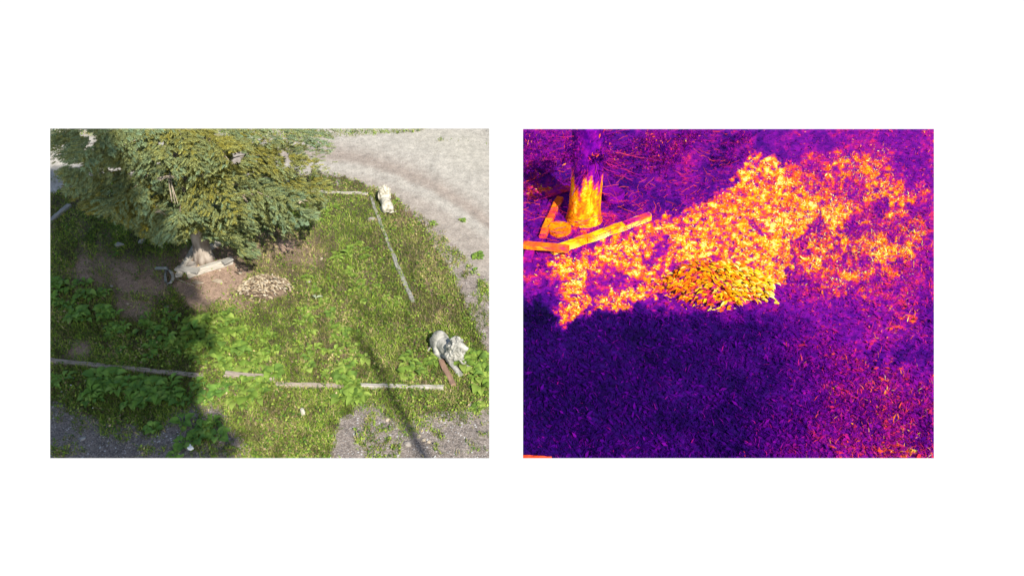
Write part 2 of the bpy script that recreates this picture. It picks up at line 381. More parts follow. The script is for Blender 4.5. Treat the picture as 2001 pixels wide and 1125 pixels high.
def leaflets(p, size, cols, tilt=0.6, asp=0.8, along=False):
    n = len(p); nrm = np.stack([rng.normal(0, tilt, n), rng.normal(0, tilt, n), np.ones(n)], -1); nrm /= np.linalg.norm(nrm, axis=1)[:, None]
    r = rng.normal(size=(n, 3))
    if along: r = r * .7 + np.array([0, 1.3, 0])
    a = np.cross(nrm, r); a /= np.linalg.norm(a, axis=1)[:, None]; b = np.cross(nrm, a)
    a = a * size[:, None]; b = b * (size * asp)[:, None]
    q = [p - a, p - b * 0.8 , p + a, p + b * 0.8]
    T = np.concatenate([np.stack([q[0], q[1], q[2]], 1), np.stack([q[0], q[2], q[3]], 1)])
    return T, np.concatenate([cols, cols])
LUSH = np.array([[0.155, 0.235, 0.03], [0.22, 0.31, 0.042], [0.09, 0.18, 0.028], [0.29, 0.37, 0.06]])
DRYC = np.array([[0.42, 0.35, 0.15], [0.30, 0.29, 0.09], [0.40, 0.30, 0.18], [0.24, 0.25, 0.07]])
def veg_col(u, v, bright=1.0):
    n = len(u); d = samp(DRY, u, v) + rng.normal(0, 0.22, n)
    c = LUSH[rng.integers(0, 4, n)]; k = rng.random(n) < np.clip(d, 0.04, 0.92)
    c = np.where(k[:, None], DRYC[rng.integers(0, 4, n)], c)
    return c * rng.uniform(0.7, 1.3, n)[:, None] * (0.66 + 0.62 * samp(NP, u, v))[:, None] * bright
def grass_patch(name, n, dens, rect, pls, colfn, mat, lo=0.05, hi=0.13, wd=(0.008, 0.016), lab=None):
    u, v = scatter(n, dens, rect); p = G(u, v, -0.005); k = len(u)
    ln = rng.uniform(lo, hi, k); T, Cc = blades(p, ln, rng.uniform(*wd, k), rng.uniform(0.3, 1.35, k), colfn(u, v))
    T, Cc = clip_soup(T, Cc, pls); return tag(soup(name, T, Cc, mat), lab, name.replace('_', ' '), kind='stuff')
grass_patch('grass', 230000, GD, RA, PLA, veg_col, M_GRASS, lab='short mixed green and straw-coloured grass covering the old garden bed')
CL = np.clip(GD * sst(N40 + 0.4 * (noise(9, 11, 2) - 0.5), 0.42, 0.6), 0, 1)
u, v = scatter(105000, CL, RA); p = G(u, v, 0); p[:, 2] = rng.uniform(0.02, 0.09, len(u))
T, Cc = leaflets(p, rng.uniform(0.012, 0.032, len(u)), np.where((rng.random(len(u)) < 0.8)[:, None], LUSH[rng.integers(0, 4, len(u))] * rng.uniform(.6, 1.3, len(u))[:, None], veg_col(u, v)))
T, Cc = clip_soup(T, Cc, PLA); tag(soup('ground_cover', T, Cc, M_LEAF), 'small round-leaved clover and seedlings growing through the grass', 'ground cover', kind='stuff')
FL = np.clip(gs(870, 805, 50, 14) + gs(770, 697, 6, 5) + 0.6 * gs(140, 760, 40, 40) + .3 * gs(840, 560, 15, 10) + .4 * gs(340, 780, 50, 20), 0, 1) * 0.04
u, v = scatter(9000, FL, RA, 0); p = G(u, v, 0.09)
T, Cc = leaflets(p, rng.uniform(0.012, 0.02, len(u)), np.tile([0.75, 0.75, 0.7], (len(u), 1)), 0.3)
T, Cc = clip_soup(T, Cc, PLA); tag(soup('clover_flowers', T, Cc, M_LEAF), 'tiny white clover flowers scattered over the weeds', 'flowers', kind='stuff')
# loose pebbles on the gravel
PB = np.clip(LOT * 1.0 + right_sparse * 0.6 + ROAD * 0.5, 0, 1)
u, v = scatter(60000, PB * 0.5, RA, 0); p = G(u, v, 0.006)
pc = np.array([[0.38, 0.37, 0.36], [0.2, 0.18, 0.17], [0.34, 0.29, 0.25], [0.14, 0.14, 0.15]])[rng.integers(0, 4, len(u))] * rng.uniform(.8, 1.2, len(u))[:, None]
sz = rng.uniform(0.005, 0.012, len(u)); T = []
q = [p + np.stack([np.cos(a) * sz, np.sin(a) * sz, 0 * sz], -1) for a in (0, 1.6, 3.1, 4.7)]; top = p + np.stack([0 * sz, 0 * sz, sz * 0.8], -1)
T = np.concatenate([np.stack([q[i], q[(i + 1) % 4], top], 1) for i in range(4)]); Cc = np.concatenate([pc] * 4)
T, Cc = clip_soup(T, Cc, PLA); tag(soup('pebbles', T, Cc, mat_attr('pebble', 0.9, 0.1)), 'loose grey and white pebbles strewn over the gravel', 'pebbles', kind='stuff')

# ------------------------------------------------------------------ broad-leaved weeds: each rosette a thing
def leaf_tris(base, az, el, ln, wd, cup, col, r):
    """a curved oval leaf on a short stalk: midrib grid 6 x 2"""
    d = np.array([math.cos(az), math.sin(az)]); s = np.array([-d[1], d[0], 0.0])
    rows = []; p = np.array(base, float); ang = el; seg = ln / 6; prof = [0.12, 0.75, 1.0, 0.95, 0.7, 0.36, 0.0]
    for i in range(7):
        wv = 1 + 0.12 * math.sin(i * 2.4 + az * 5)
        h = prof[i] * wd / 2 * wv
        lift = np.array([0, 0, 1.0]) * h * cup
        rows.append((p - s * h + lift, p.copy(), p + s * h * (2 - wv) + lift))
        p = p + np.array([d[0] * math.cos(ang), d[1] * math.cos(ang), math.sin(ang)]) * seg; ang -= 0.22 + 0.1 * r.random()
    T, Cc = [], []
    for i in range(6):
        for j in (0, 1):
            a, b, c_, e = rows[i][j], rows[i][j + 1], rows[i + 1][j + 1], rows[i + 1][j]
            k = col * (1.06 if j else 0.95)
            T += [(a, b, c_), (a, c_, e)]; Cc += [k, k]
    b2 = np.array([0, 0, 0.0]); st = np.array(base, float); w_ = s * 0.006
    T += [(b2 - w_, b2 + w_, st + w_), (b2 - w_, st + w_, st - w_)]; Cc += [col * 1.2] * 2
    return T, Cc
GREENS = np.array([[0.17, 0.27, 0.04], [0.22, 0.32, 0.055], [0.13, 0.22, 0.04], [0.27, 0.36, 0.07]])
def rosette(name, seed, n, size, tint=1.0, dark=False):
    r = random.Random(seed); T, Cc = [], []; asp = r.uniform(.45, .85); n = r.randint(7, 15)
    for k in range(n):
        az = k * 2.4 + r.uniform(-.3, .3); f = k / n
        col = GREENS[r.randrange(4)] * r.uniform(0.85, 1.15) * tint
        if dark: col = col * np.array([0.75, 0.9, 0.95])  # shade put into the leaf colour: less red, slightly cooler
        ln = size * r.uniform(0.35, 1.2); rad = size * r.uniform(0.15, 0.5) * (1 - .4 * f)
        base = (math.cos(az) * rad, math.sin(az) * rad, size * (0.1 + 0.5 * f * r.random() + .12))
        t, c_ = leaf_tris(base, az, r.uniform(0.15, 0.9), ln, ln * asp * r.uniform(0.8, 1.2), r.uniform(0.0, 0.6), col, r)
        T += t; Cc += c_
    T = np.array(T); Cc = np.array(Cc)
    me_o = soup(name, T, Cc, M_LEAF); me = me_o.data; bpy.data.objects.remove(me_o); return me
ROS = [rosette('broadleaf_weed', 100 + i, 9, 0.235) for i in range(12)]
ROS_SHADE = [rosette('broadleaf_weed', 200 + i, 9, 0.2, 1.2, True) for i in range(12)]  # shade copies of the rosettes, leaf colour cooled and lifted for shaded zones
placed = []
def put_weed(u, v, s, meshes, label, group=None, name='broadleaf_weed'):
    p = P(u, v, 0.0); o = link(name, random.choice(meshes), None, p)
    o.rotation_euler = (random.uniform(-.15, .15), random.uniform(-.15, .15), random.uniform(0, 6.28)); sc = s * random.uniform(0.7, 1.3); o.scale = (sc, sc, sc * random.uniform(.8, 1.1))
    mw = Matrix.LocRotScale(o.location, o.rotation_euler, o.scale); tag(o, label, 'weed', group); cut_object(o, PLA, mw)
    if len(o.data.vertices) == 0: bpy.data.objects.remove(o)
    return o
ORD = ['first', 'second', 'third', 'fourth', 'fifth', 'sixth', 'seventh', 'eighth', 'ninth', 'tenth', 'eleventh', 'twelfth', 'thirteenth', 'fourteenth', 'fifteenth']
def zone(pts, n, s, meshes, look, place, group, mind=9):
    x = [a[0] for a in pts]; y = [a[1] for a in pts]; m = poly(pts, 0); t = 0; got = []
    while len(got) < n and t < n * 40:
        t += 1; u, v = random.uniform(min(x), max(x)), random.uniform(min(y), max(y))
        if m[int(v), int(u)] < 0.5 or any(abs(u - a) < mind and abs(v - b) < mind * .7 for a, b in placed[-400:]): continue
        placed.append((u, v)); got.append((v, u))
    got.sort(); nr = 1 if len(got) < 8 else 2 if len(got) < 12 else 3 if len(got) < 22 else 4
    rows = {1: [''], 2: ['back row', 'front row'], 3: ['back row', 'middle row', 'front row'], 4: ['back row', 'second row', 'third row', 'front row']}[nr]
    for k in range(nr):
        row = sorted(q[1::-1] for q in got[k * len(got) // nr:(k + 1) * len(got) // nr])
        for j, (u, v) in enumerate(row):
            put_weed(u, v, s, meshes, look + ', ' + ORD[j] + ' from left' + (' in the ' + rows[k] if rows[k] else '') + ' ' + place, group)
zone([(100, 555), (150, 548), (225, 565), (228, 600), (190, 625), (140, 640), (100, 620)], 20, 0.95, ROS_SHADE, 'shaded broad weed', 'of the far left clump', 'weeds in the shaded left clump')
zone([(195, 615), (300, 605), (345, 625), (400, 655), (380, 690), (300, 700), (235, 690), (200, 660)], 26, 0.85, ROS_SHADE, 'shaded weed', 'just behind the left edging timber', 'shaded weeds inside the edging')
zone([(100, 736), (200, 735), (300, 746), (380, 752), (430, 756), (440, 800), (380, 790), (300, 790), (200, 800), (150, 780), (100, 760)], 40, 0.95, ROS_SHADE, 'shaded weed', 'before the left edging timber', 'shaded weeds in front of the edging')
zone([(355, 630), (420, 600), (480, 640), (540, 655), (560, 700), (540, 735), (440, 725), (370, 715), (335, 690)], 48, 0.62, ROS, 'bright weed', 'behind the short middle timber', 'sunlit weeds behind the edging', 7)
zone([(560, 600), (640, 590), (700, 640), (720, 690), (700, 735), (620, 735), (570, 700)], 26, 0.5, ROS, 'sunlit weed', 'between leaf pile and timbers', 'weeds in the middle of the bed')
zone([(650, 720), (715, 700), (722, 745), (700, 790), (670, 785), (645, 750)], 9, 0.85, ROS, 'large weed', 'over the timber gap', 'weeds over the timber gap')
zone([(440, 750), (510, 750), (515, 800), (455, 800)], 8, 0.8, ROS, 'yellow-green weed', 'below the middle timber', 'weeds below the middle timber')
zone([(905, 690), (935, 700), (952, 740), (945, 765), (905, 760), (898, 735)], 9, 0.85, ROS, 'leafy light weed', 'beside the front lion', 'weeds by the front lion')
zone([(345, 820), (440, 815), (430, 885), (340, 892)], 9, 0.8, ROS_SHADE, 'shaded weed', 'on the bottom dark gravel', 'weeds in the shaded gravel')
zone([(650, 480), (700, 470), (720, 500), (700, 515), (655, 510)], 7, 0.55, ROS, 'sunlit weed', 'in the clump left of the side timbers', 'weeds left of the side timber')
zone([(595, 375), (640, 360), (660, 420), (620, 445), (590, 430)], 10, 0.45, ROS, 'small weed', 'right of the spruce', 'weeds right of the spruce')
zone([(560, 540), (760, 520), (790, 600), (700, 640), (600, 570)], 14, 0.38, ROS, 'small lawn weed', 'left of the lower side timber', 'weeds scattered in the lawn')
zone([(770, 700), (850, 680), (870, 730), (790, 740)], 9, 0.6, ROS, 'pale weed', 'behind the right front timber', 'weeds in the front corner')
for (u, v, s, ms, lb) in [(926, 535, .6, ROS, 'lone leafy weed in the gravel at the right, below the two small tufts'), (933, 503, .5, ROS, 'small green weed in the gravel near the right edge, above the lone rosette'),
                          (775, 395, .55, ROS, 'leafy weed just right of the far lion statue'), (745, 512, .55, ROS, 'small bright weed close beside the long side timber'),
                          (602, 545, .45, ROS, 'little weed right of the pile of dry leaves'), (710, 590, .5, ROS, 'weed casting a dark shadow in the lawn below the long side timber'),
                          (455, 605, .5, ROS, 'small weed at the left below the pile of dry leaves'), (300, 840, .8, ROS_SHADE, 'dark tufted weed alone in the shaded gravel left of the bottom weeds'),
                          (225, 500, .5, ROS_SHADE, 'weed beside the pale scrap in the shaded grass under the spruce'), (905, 432, .35, ROS, 'tiny weed in the pale gravel right of the far lion'),
                          (847, 440, .4, ROS, 'low weed in the gravel verge right of the side timber'), (935, 830 - 30, .7, ROS, 'weed at the right edge near the bottom gravel')]:
    put_weed(u, v, s, ms, lb)

# ------------------------------------------------------------------ solid things
def beam_mesh(name, length, wd, ht, mat, seed=0, rough=0.007, x0=None):
    r = random.Random(seed); bm = bmesh.new(); n = max(2, int(length / 0.12))
    rings = []
    c = min(wd, ht) * 0.14
    prof = [(-wd / 2 + c, 0), (wd / 2 - c, 0), (wd / 2, c), (wd / 2, ht - c), (wd / 2 - c, ht), (-wd / 2 + c, ht), (-wd / 2, ht - c), (-wd / 2, c)]
    bow = r.uniform(-.02, .02) * min(1, length / 2)
    for i in range(n + 1):
        x = -length / 2 + length * i / n; by_ = bow * (1 - (2 * i / n - 1) ** 2) + .006 * math.sin(i * .9 + seed)
        rings.append([bm.verts.new((x + (r.uniform(-.012, .012) if i in (0, n) else 0), y + by_ + r.uniform(-rough, rough), z + r.uniform(-rough, rough))) for y, z in prof])
    for i in range(n):
        for k in range(8):
            bm.faces.new((rings[i][k], rings[i + 1][k], rings[i + 1][(k + 1) % 8], rings[i][(k + 1) % 8]))
    bm.faces.new(rings[0]); bm.faces.new(rings[-1][::-1])
    bmesh.ops.recalc_face_normals(bm, faces=bm.faces)
    me = bpy.data.meshes.new(name); bm.to_mesh(me); bm.free(); me.materials.append(mat); return me
def beam(name, a, b, wd, ht, mat, z=0.0, parent=None, label=None, cat=None, group=None, pls=PLA, seed=0, zb=None):
    A, B = P(*a, z), P(*b, z if zb is None else zb); d = B - A; me = beam_mesh(name, d.length, wd, ht, mat, seed)
    mid = (A + B) / 2; o = link(name, me); yaw = math.atan2(d.y, d.x); pit = -math.asin(d.z / d.length)
    o.rotation_euler = (0, pit, yaw)
    o.location = mid
    cut_object(o, pls, Matrix.LocRotScale(mid, o.rotation_euler, None))
    if parent is not None: o.location = mid - Vector(parent.location); o.parent = parent
    if label: tag(o, label, cat, group)
    return o
TG = 'timber edging around the bed'
RNGB = random.Random(3)
beam('edging_timber', (80, 706), (400, 739), 0.1, 0.08, M_TIMB, -.035, None, 'long grey-brown edging timber in shade at the front left, half hidden by weeds', 'timber', TG, seed=1)
beam('edging_timber', (441, 736), (539, 744), 0.12, 0.09, M_TIMB, -.02, None, 'short pinkish edging timber in the middle of the front edge', 'timber', TG, seed=2)
beam('edging_timber', (540, 755), (690, 758), 0.09, 0.08, M_TIMB, -.03, None, 'pale edging timber left of the gap overgrown by big weeds', 'timber', TG, seed=3)
beam('edging_timber', (706, 757), (867, 761), 0.085, 0.08, M_TIMBL, -.02, None, 'pale edging timber at the right end of the front edge', 'timber', TG, seed=4)
beam('edging_timber', (60, 470), (137, 404), 0.11, 0.09, M_TIMBG, 0, None, 'grey edging timber end by the gravel at the far left', 'timber', TG, seed=5)
beam('edging_timber', (600, 378), (720, 382), 0.07, 0.08, M_TIMBL, -.025, None, 'thin pale edging timber at the back, right of the spruce', 'timber', TG, seed=6)
beam('edging_timber', (725, 388), (766, 497), 0.075, 0.08, M_TIMBG, -.045, None, 'weathered grey side timber running down from the far lion', 'timber', TG, seed=7)
beam('edging_timber', (768, 500), (807, 593), 0.09, 0.08, M_TIMBG, -.035, None, 'lower weathered grey side timber ending in the grass above the front lion', 'timber', TG, seed=8)
beam('edging_timber', (862, 708), (886, 757), 0.1, 0.08, M_TIMBB, 0, None, 'short brown board lying beside the front lion statue', 'timber', TG, seed=9)

def tube(path, radii, nseg=8, rough=0.0, r=random):
    """returns verts, faces of a tapered tube along a path"""
    vs, fs = [], []; n = len(path)
    for i, p in enumerate(path):
        p = Vector(p); t = (Vector(path[min(i + 1, n - 1)]) - Vector(path[max(i - 1, 0)])).normalized()
        a = t.orthogonal().normalized() if abs(t.z) < 0.9 else t.cross(Vector((0, 1, 0))).normalized(); b = t.cross(a)
        for k in range(nseg):
            th = 2 * math.pi * k / nseg; rr = radii[i] * (1 + (r.uniform(-rough, rough) if rough else 0))
            vs.append(tuple(p + a * math.cos(th) * rr + b * math.sin(th) * rr))
    for i in range(n - 1):
        for k in range(nseg):
            fs.append((i * nseg + k, i * nseg + (k + 1) % nseg, (i + 1) * nseg + (k + 1) % nseg, (i + 1) * nseg + k))
    fs.append(tuple(range(nseg))[::-1]); fs.append(tuple((n - 1) * nseg + k for k in range(nseg)))
    return vs, fs
def mesh_of(name, parts, mat, smooth=True):
    vs, fs = [], []
    for v, f in parts:
        o = len(vs); vs += v; fs += [tuple(i + o for i in q) for q in f]
    me = bpy.data.meshes.new(name); me.from_pydata(vs, [], fs); me.materials.append(mat)
    if smooth: me.shade_smooth()
    return me

# ---- lion statues: one continuous surface (voxel remesh of overlapping masses)
def ell(c, r, rot=0.0, nu=14, nv=9):
    vs, fs = [], []
    for i in range(nv + 1):
        ph = math.pi * i / nv
        for k in range(nu):
            th = 2 * math.pi * k / nu; x, y, z = r[0] * math.sin(ph) * math.cos(th), r[1] * math.sin(ph) * math.sin(th), r[2] * math.cos(ph)
            x, y = x * math.cos(rot) - y * math.sin(rot), x * math.sin(rot) + y * math.cos(rot); vs.append((c[0] + x, c[1] + y, c[2] + z))
    for i in range(nv):
        for k in range(nu):
            fs.append((i * nu + k, i * nu + (k + 1) % nu, (i + 1) * nu + (k + 1) % nu, (i + 1) * nu + k))
    return vs, [f[::-1] for f in fs]
def lion(name, loc, heading, scale, head_yaw, mat, label, seed=3):
    r = random.Random(seed); parts = []
    E = lambda c, rr, rot=0: parts.append(ell(c, rr, rot))
    E((-.12, 0, .29), (.5, .21, .21)); E((-.42, 0, .32), (.22, .22, .25)); E((.2, 0, .32), (.22, .21, .26)); E((-.1, 0, .12), (.5, .2, .12))
    for s in (-1, 1):
        E((-.42, s * .15, .23), (.22, .1, .22)); E((-.2, s * .23, .06), (.2, .06, .06)); E((-.02, s * .24, .045), (.07, .06, .045))
        E((-.3, s * .2, .13), (.13, .07, .12))
        E((.22, s * .13, .22), (.12, .09, .2))
        for k in range(9):
            t = k / 8; a = (.24 + t * .42, s * (.13 + t * .02), .15 - t * .08); E(a, (.09, .085 - .015 * t, .085 - .02 * t))
        E((.71, s * .155, .06), (.1, .085, .065))
        for q in (-1.5, -.5, .5, 1.5): E((.79, s * .155 + q * .036, .045), (.045, .02, .04))
    hx, hy, hz = .32 + .1 * math.cos(head_yaw), .1 * math.sin(head_yaw), .58
    c, s_ = math.cos(head_yaw), math.sin(head_yaw)
    def HP(x, y, z): return (hx + x * c - y * s_, hy + x * s_ + y * c, hz + z)
    E((.3, 0, .4), (.21, .23, .28)); E(HP(-.06, 0, .0), (.18, .21, .21), head_yaw)
    for k in range(150):                                         # locks of the mane
        z = r.uniform(-.9, 1); th = r.uniform(0, 6.28); q = math.sqrt(max(0, 1 - z * z))
        if k % 2: pt = HP(-.06 + .19 * q * math.cos(th), .22 * q * math.sin(th), .22 * z); 
        else: pt = (.3 + .22 * q * math.cos(th), .24 * q * math.sin(th), .38 + .28 * z)
        dx, dy = (pt[0] - hx) * c + (pt[1] - hy) * s_, -(pt[0] - hx) * s_ + (pt[1] - hy) * c
        if dx > .03 and abs(dy) < .11 and abs(pt[2] - hz) < .16: continue
        if pt[2] < .1: continue
        E(pt, (.045, .04, .062), r.uniform(0, 3))
    E(HP(.05, 0, .0), (.13, .115, .13), head_yaw); E(HP(.17, 0, -.045), (.085, .07, .06), head_yaw)
    E(HP(.235, 0, -.02), (.025, .032, .022), head_yaw); E(HP(.15, 0, -.11), (.06, .045, .035), head_yaw); E(HP(.12, 0, .03), (.09, .03, .035), head_yaw)
    for s in (-1, 1):
        E(HP(.11, s * .055, .055), (.04, .028, .016), head_yaw); E(HP(.135, s * .052, .03), (.016, .016, .014), head_yaw); E(HP(.2, s * .035, -.055), (.04, .035, .033), head_yaw)
        E(HP(-.02, s * .12, .13), (.03, .035, .045), head_yaw)
    for k in range(12):
        t = k / 11; E((-.62 + .12 * t, -.05 - .28 * t, .09 - .05 * t), (.03, .03, .028))
    me = mesh_of(name, parts, mat); o = link(name, me, None, loc); o.rotation_euler = (0, 0, heading); o.scale = (scale,) * 3
    m = o.modifiers.new('remesh', 'REMESH'); m.mode = 'VOXEL'; m.voxel_size = 0.011; m.use_smooth_shade = True
    sm = o.modifiers.new('smooth', 'SMOOTH'); sm.factor = 0.5; sm.iterations = 2
    return tag(o, label, 'statue', 'stone lion statues at the corners of the bed')
lion('lion_statue', P(877, 698), math.radians(-54), 0.72, math.radians(48), M_STONE, 'lying stone lion with curly mane and outstretched paws beside the brown board, front right')
lion('lion_statue', P(755, 405), math.radians(106), 0.58, math.radians(-60), M_STONEW, 'cream white lion statue at the far corner, turned away towards the road', 5)

# ---- timber frame round the trunk
fr = empty('timber_frame', P(400, 520)); tag(fr, 'broken pale timber frame lying around the foot of the spruce trunk', 'timber frame')
beam('beam', (366, 542), (455, 514), 0.13, 0.15, M_TIMBL, 0, fr, seed=11)
beam('beam', (352, 538), (384, 484), 0.12, 0.1, M_TIMBL, 0, fr, seed=12)
beam('board', (345, 526), (388, 531), 0.16, 0.05, M_TIMBG, 0.12, fr, seed=13)
beam('board', (350, 542), (356, 526), 0.13, 0.06, M_TIMBL, 0.06, fr, seed=14)
beam('beam', (412, 488), (446, 468), 0.1, 0.12, M_TIMBL, 0, fr, seed=15)
beam('board', (436, 515), (454, 506), 0.12, 0.04, M_TIMBG, 0.155, fr, seed=16)
def disc(name, u, v, r, h, mat, label, cat, pls=PLA, mat_rim=None, z=0.0):
    rr = random.Random(int(u)); bm = bmesh.new(); n = 28; bot, t1, t2, t3 = [], [], [], []
    for k in range(n):
        a = 2 * math.pi * k / n; q = r * (1 + .04 * math.sin(3 * a + 1) + rr.uniform(-.02, .02)); c, s = math.cos(a), math.sin(a)
        bot.append(bm.verts.new((q * c, q * s, 0))); t1.append(bm.verts.new((q * c, q * s, h * .9))); t2.append(bm.verts.new((q * .93 * c, q * .93 * s, h))); t3.append(bm.verts.new((q * .86 * c, q * .86 * s, h * .9)))
    for A, B in ((bot, t1), (t1, t2), (t2, t3)):
        for k in range(n): bm.faces.new((A[k], A[(k + 1) % n], B[(k + 1) % n], B[k]))
    cv = bm.verts.new((0, 0, h * .85))
    for k in range(n): bm.faces.new((t3[k], t3[(k + 1) % n], cv))
    me = bpy.data.meshes.new(name); bm.to_mesh(me); bm.free(); me.materials.append(mat); me.shade_smooth()
    o = link(name, me, None, P(u, v, z)); return tag(o, label, cat)
disc('log_slice', 373, 522, 0.12, 0.09, M_ROCK, 'round cut log slice lying inside the corner of the timber frame', 'log slice')

# ---- rocks, scraps, roots, stake
def rock(u, v, s, mat, label, name='rock', flat=0.6, cat='rock', pls=PLA, seed=None):
    r = random.Random(seed or int(u * 7 + v)); bm = bmesh.new(); bmesh.ops.create_icosphere(bm, subdivisions=3, radius=1)
    ax = [Vector((r.uniform(-1, 1), r.uniform(-1, 1), r.uniform(-1, 1))).normalized() for _ in range(7)]; dd = [r.uniform(.6, .9) for _ in ax]
    for vtx in bm.verts:
        for a, d in zip(ax, dd):
            k = vtx.co.dot(a)
            if k > d: vtx.co -= a * (k - d)
        vtx.co = Vector((vtx.co.x * s, vtx.co.y * s * .8, (vtx.co.z + .3) * s * flat))
    me = bpy.data.meshes.new(name); bm.to_mesh(me); bm.free(); me.materials.append(mat)
    o = link(name, me, None, P(u, v)); o.rotation_euler.z = r.uniform(0, 6); return tag(o, label, cat)
M_WROCK = mat_noise('white_rock', (0.28, 0.27, 0.25), (0.46, 0.44, 0.41), 12)
M_TROCK = mat_noise('tan_rock', (0.34, 0.28, 0.2), (0.52, 0.44, 0.33), 12)
for (u, v, s, m_, lb) in [(163, 858, .06, M_WROCK, 'white stone on the shaded gravel at the bottom left'), (462, 522, .045, M_TROCK, 'light tan stone just right of the timber frame, upper of two'),
                          (470, 534, .05, M_TROCK, 'light tan stone right of the timber frame, lower of two'), (603, 551, .06, M_ROCK, 'grey stone in the grass right of the leaf pile'),
                          (726, 429, .09, M_ROCK, 'flat brownish rock left of the side timber below the far lion'), (797, 868, .07, M_ROCK, 'dark pitted rock in the pole shadow on the gravel'),
                          (818, 853, .045, M_TROCK, 'sandy stone crumb on the gravel, leftmost of three'), (828, 860, .045, M_TROCK, 'sandy stone crumb on the gravel, middle of three'),
                          (838, 864, .04, M_TROCK, 'sandy stone crumb on the gravel, rightmost of three'), (758, 821, .05, M_TROCK, 'tan stone beside the pole shadow on the gravel'),
                          (628, 506, .05, M_TROCK, 'tan stone in the dry grass upper right of the leaf pile'), (326, 600, .06, M_ROCK, 'grey stone among shaded weeds below the grey root'),
                          (342, 609, .035, M_WROCK, 'tiny white stone among the shaded weeds'), (278, 473, .09, M_WROCK, 'pale stone in the shaded grass left of the spruce foot'),
                          (218, 560, .04, M_WROCK, 'small pale stone at the edge of the left weed clump'), (250, 594, .035, M_TROCK, 'tiny tan stone on the bare shaded soil'),
                          (430, 528, .035, M_TROCK, 'tiny tan stone on the soil just below the long pale beam'), (262, 835, .05, M_ROCK, 'grey stone on the shaded gravel left of the dark tuft')]:
    rock(u, v, s, m_, lb)
def scrap(name, pts, mat, label, cat, h=0.02, z=0.02):
    bm = bmesh.new(); c = P(sum(p[0] for p in pts) / len(pts), sum(p[1] for p in pts) / len(pts))
    lo = [bm.verts.new(P(u, v, z) - c) for u, v in pts]; hi = [bm.verts.new(P(u, v, z) - c + Vector((0, 0, h + random.uniform(0, h)))) for u, v in pts]
    bm.faces.new(hi); bm.faces.new(lo[::-1])
    for k in range(len(pts)): bm.faces.new((lo[k], lo[(k + 1) % len(pts)], hi[(k + 1) % len(pts)], hi[k]))
    bmesh.ops.recalc_face_normals(bm, faces=bm.faces)
    me = bpy.data.meshes.new(name); bm.to_mesh(me); bm.free(); me.materials.append(mat); return tag(link(name, me, None, c), label, cat)
scrap('bark_strip', [(414, 550), (424, 547), (434, 549), (436, 553), (426, 553)], M_TWIG, 'flat pale bark strip on the soil left of the leaf pile', 'bark')
scrap('bark_strip', [(376, 553), (384, 549), (392, 552), (398, 554), (386, 555)], M_TWIG, 'thin bark strip on the soil below the long pale beam', 'bark')
scrap('plastic_scrap', [(224, 480), (232, 476), (243, 479), (236, 481), (228, 483)], M_WROCK, 'whitish scrap lying on the shaded grass under the spruce', 'scrap', 0.03)
scrap('paper_scrap', [(366, 877), (371, 875), (373, 871), (375, 875), (379, 877), (373, 880), (369, 879)], mat_noise('paper', (.7, .7, .68), (.85, .85, .83), 9), 'crumpled white scrap in the weeds at the bottom', 'scrap', 0.03, 0.1)
M_PALEL = mat_noise('pale_leaf', (0.36, 0.42, 0.26), (0.55, 0.6, 0.42), 30)
def big_leaf(u, v, az, ln, wd, label):
    T, Cc = leaf_tris((0, 0, .05), az, .25, ln, wd, .35, np.array([.42, .48, .3]), random.Random(int(u)))
    o = soup('fallen_leaf', np.array(T), np.array(Cc), M_LEAF); o.location = P(u, v, .03); o.data.transform(Matrix.Identity(4)); return tag(o, label, 'leaf')
big_leaf(617, 585, 2.2, .2, .07, 'pale grey-green upturned leaf right of the leaf pile, left of two')
big_leaf(618, 586, .55, .22, .07, 'pale grey-green upturned leaf right of the leaf pile, right of two')
sk = empty('wooden_stake', P(592, 812)); tag(sk, 'short whitish weathered stake standing in the grass at the bottom', 'stake')
o = link('stake', mesh_of('stake', [tube([(0, 0, -.02), (0.01, 0, .07), (0, .01, .15)], [.035, .04, .03], 7, .12)], M_STONEW, False), sk)
def curve_thing(name, pts, rad, mat, label, cat, nseg=7):
    c = P(*pts[len(pts) // 2][:2]); parts = []
    path = [P(p[0], p[1], p[2]) - c for p in pts]; n = len(path)
    parts.append(tube(path, [rad * (1 - .5 * i / n) for i in range(n)], nseg, .15)); me = mesh_of(name, parts, mat)
    o = link(name, me, None, c); return tag(o, label, cat)
curve_thing('grey_root', [(305, 524, .02), (318, 524, .06), (326, 524, .1), (333, 530, .09), (338, 537, .08), (338, 545, .06), (333, 552, .05), (328, 555, .03), (324, 550, .04), (323, 540, .05), (325, 528, .07)], .04, M_ROOT, 'grey looped root left of the timber frame', 'root')
curve_thing('dead_stick', [(345, 545, .02), (356, 549, .03), (368, 554, .02), (380, 558, .02)], .015, M_TWIG, 'thin dead stick on the ground below the timber frame', 'stick')

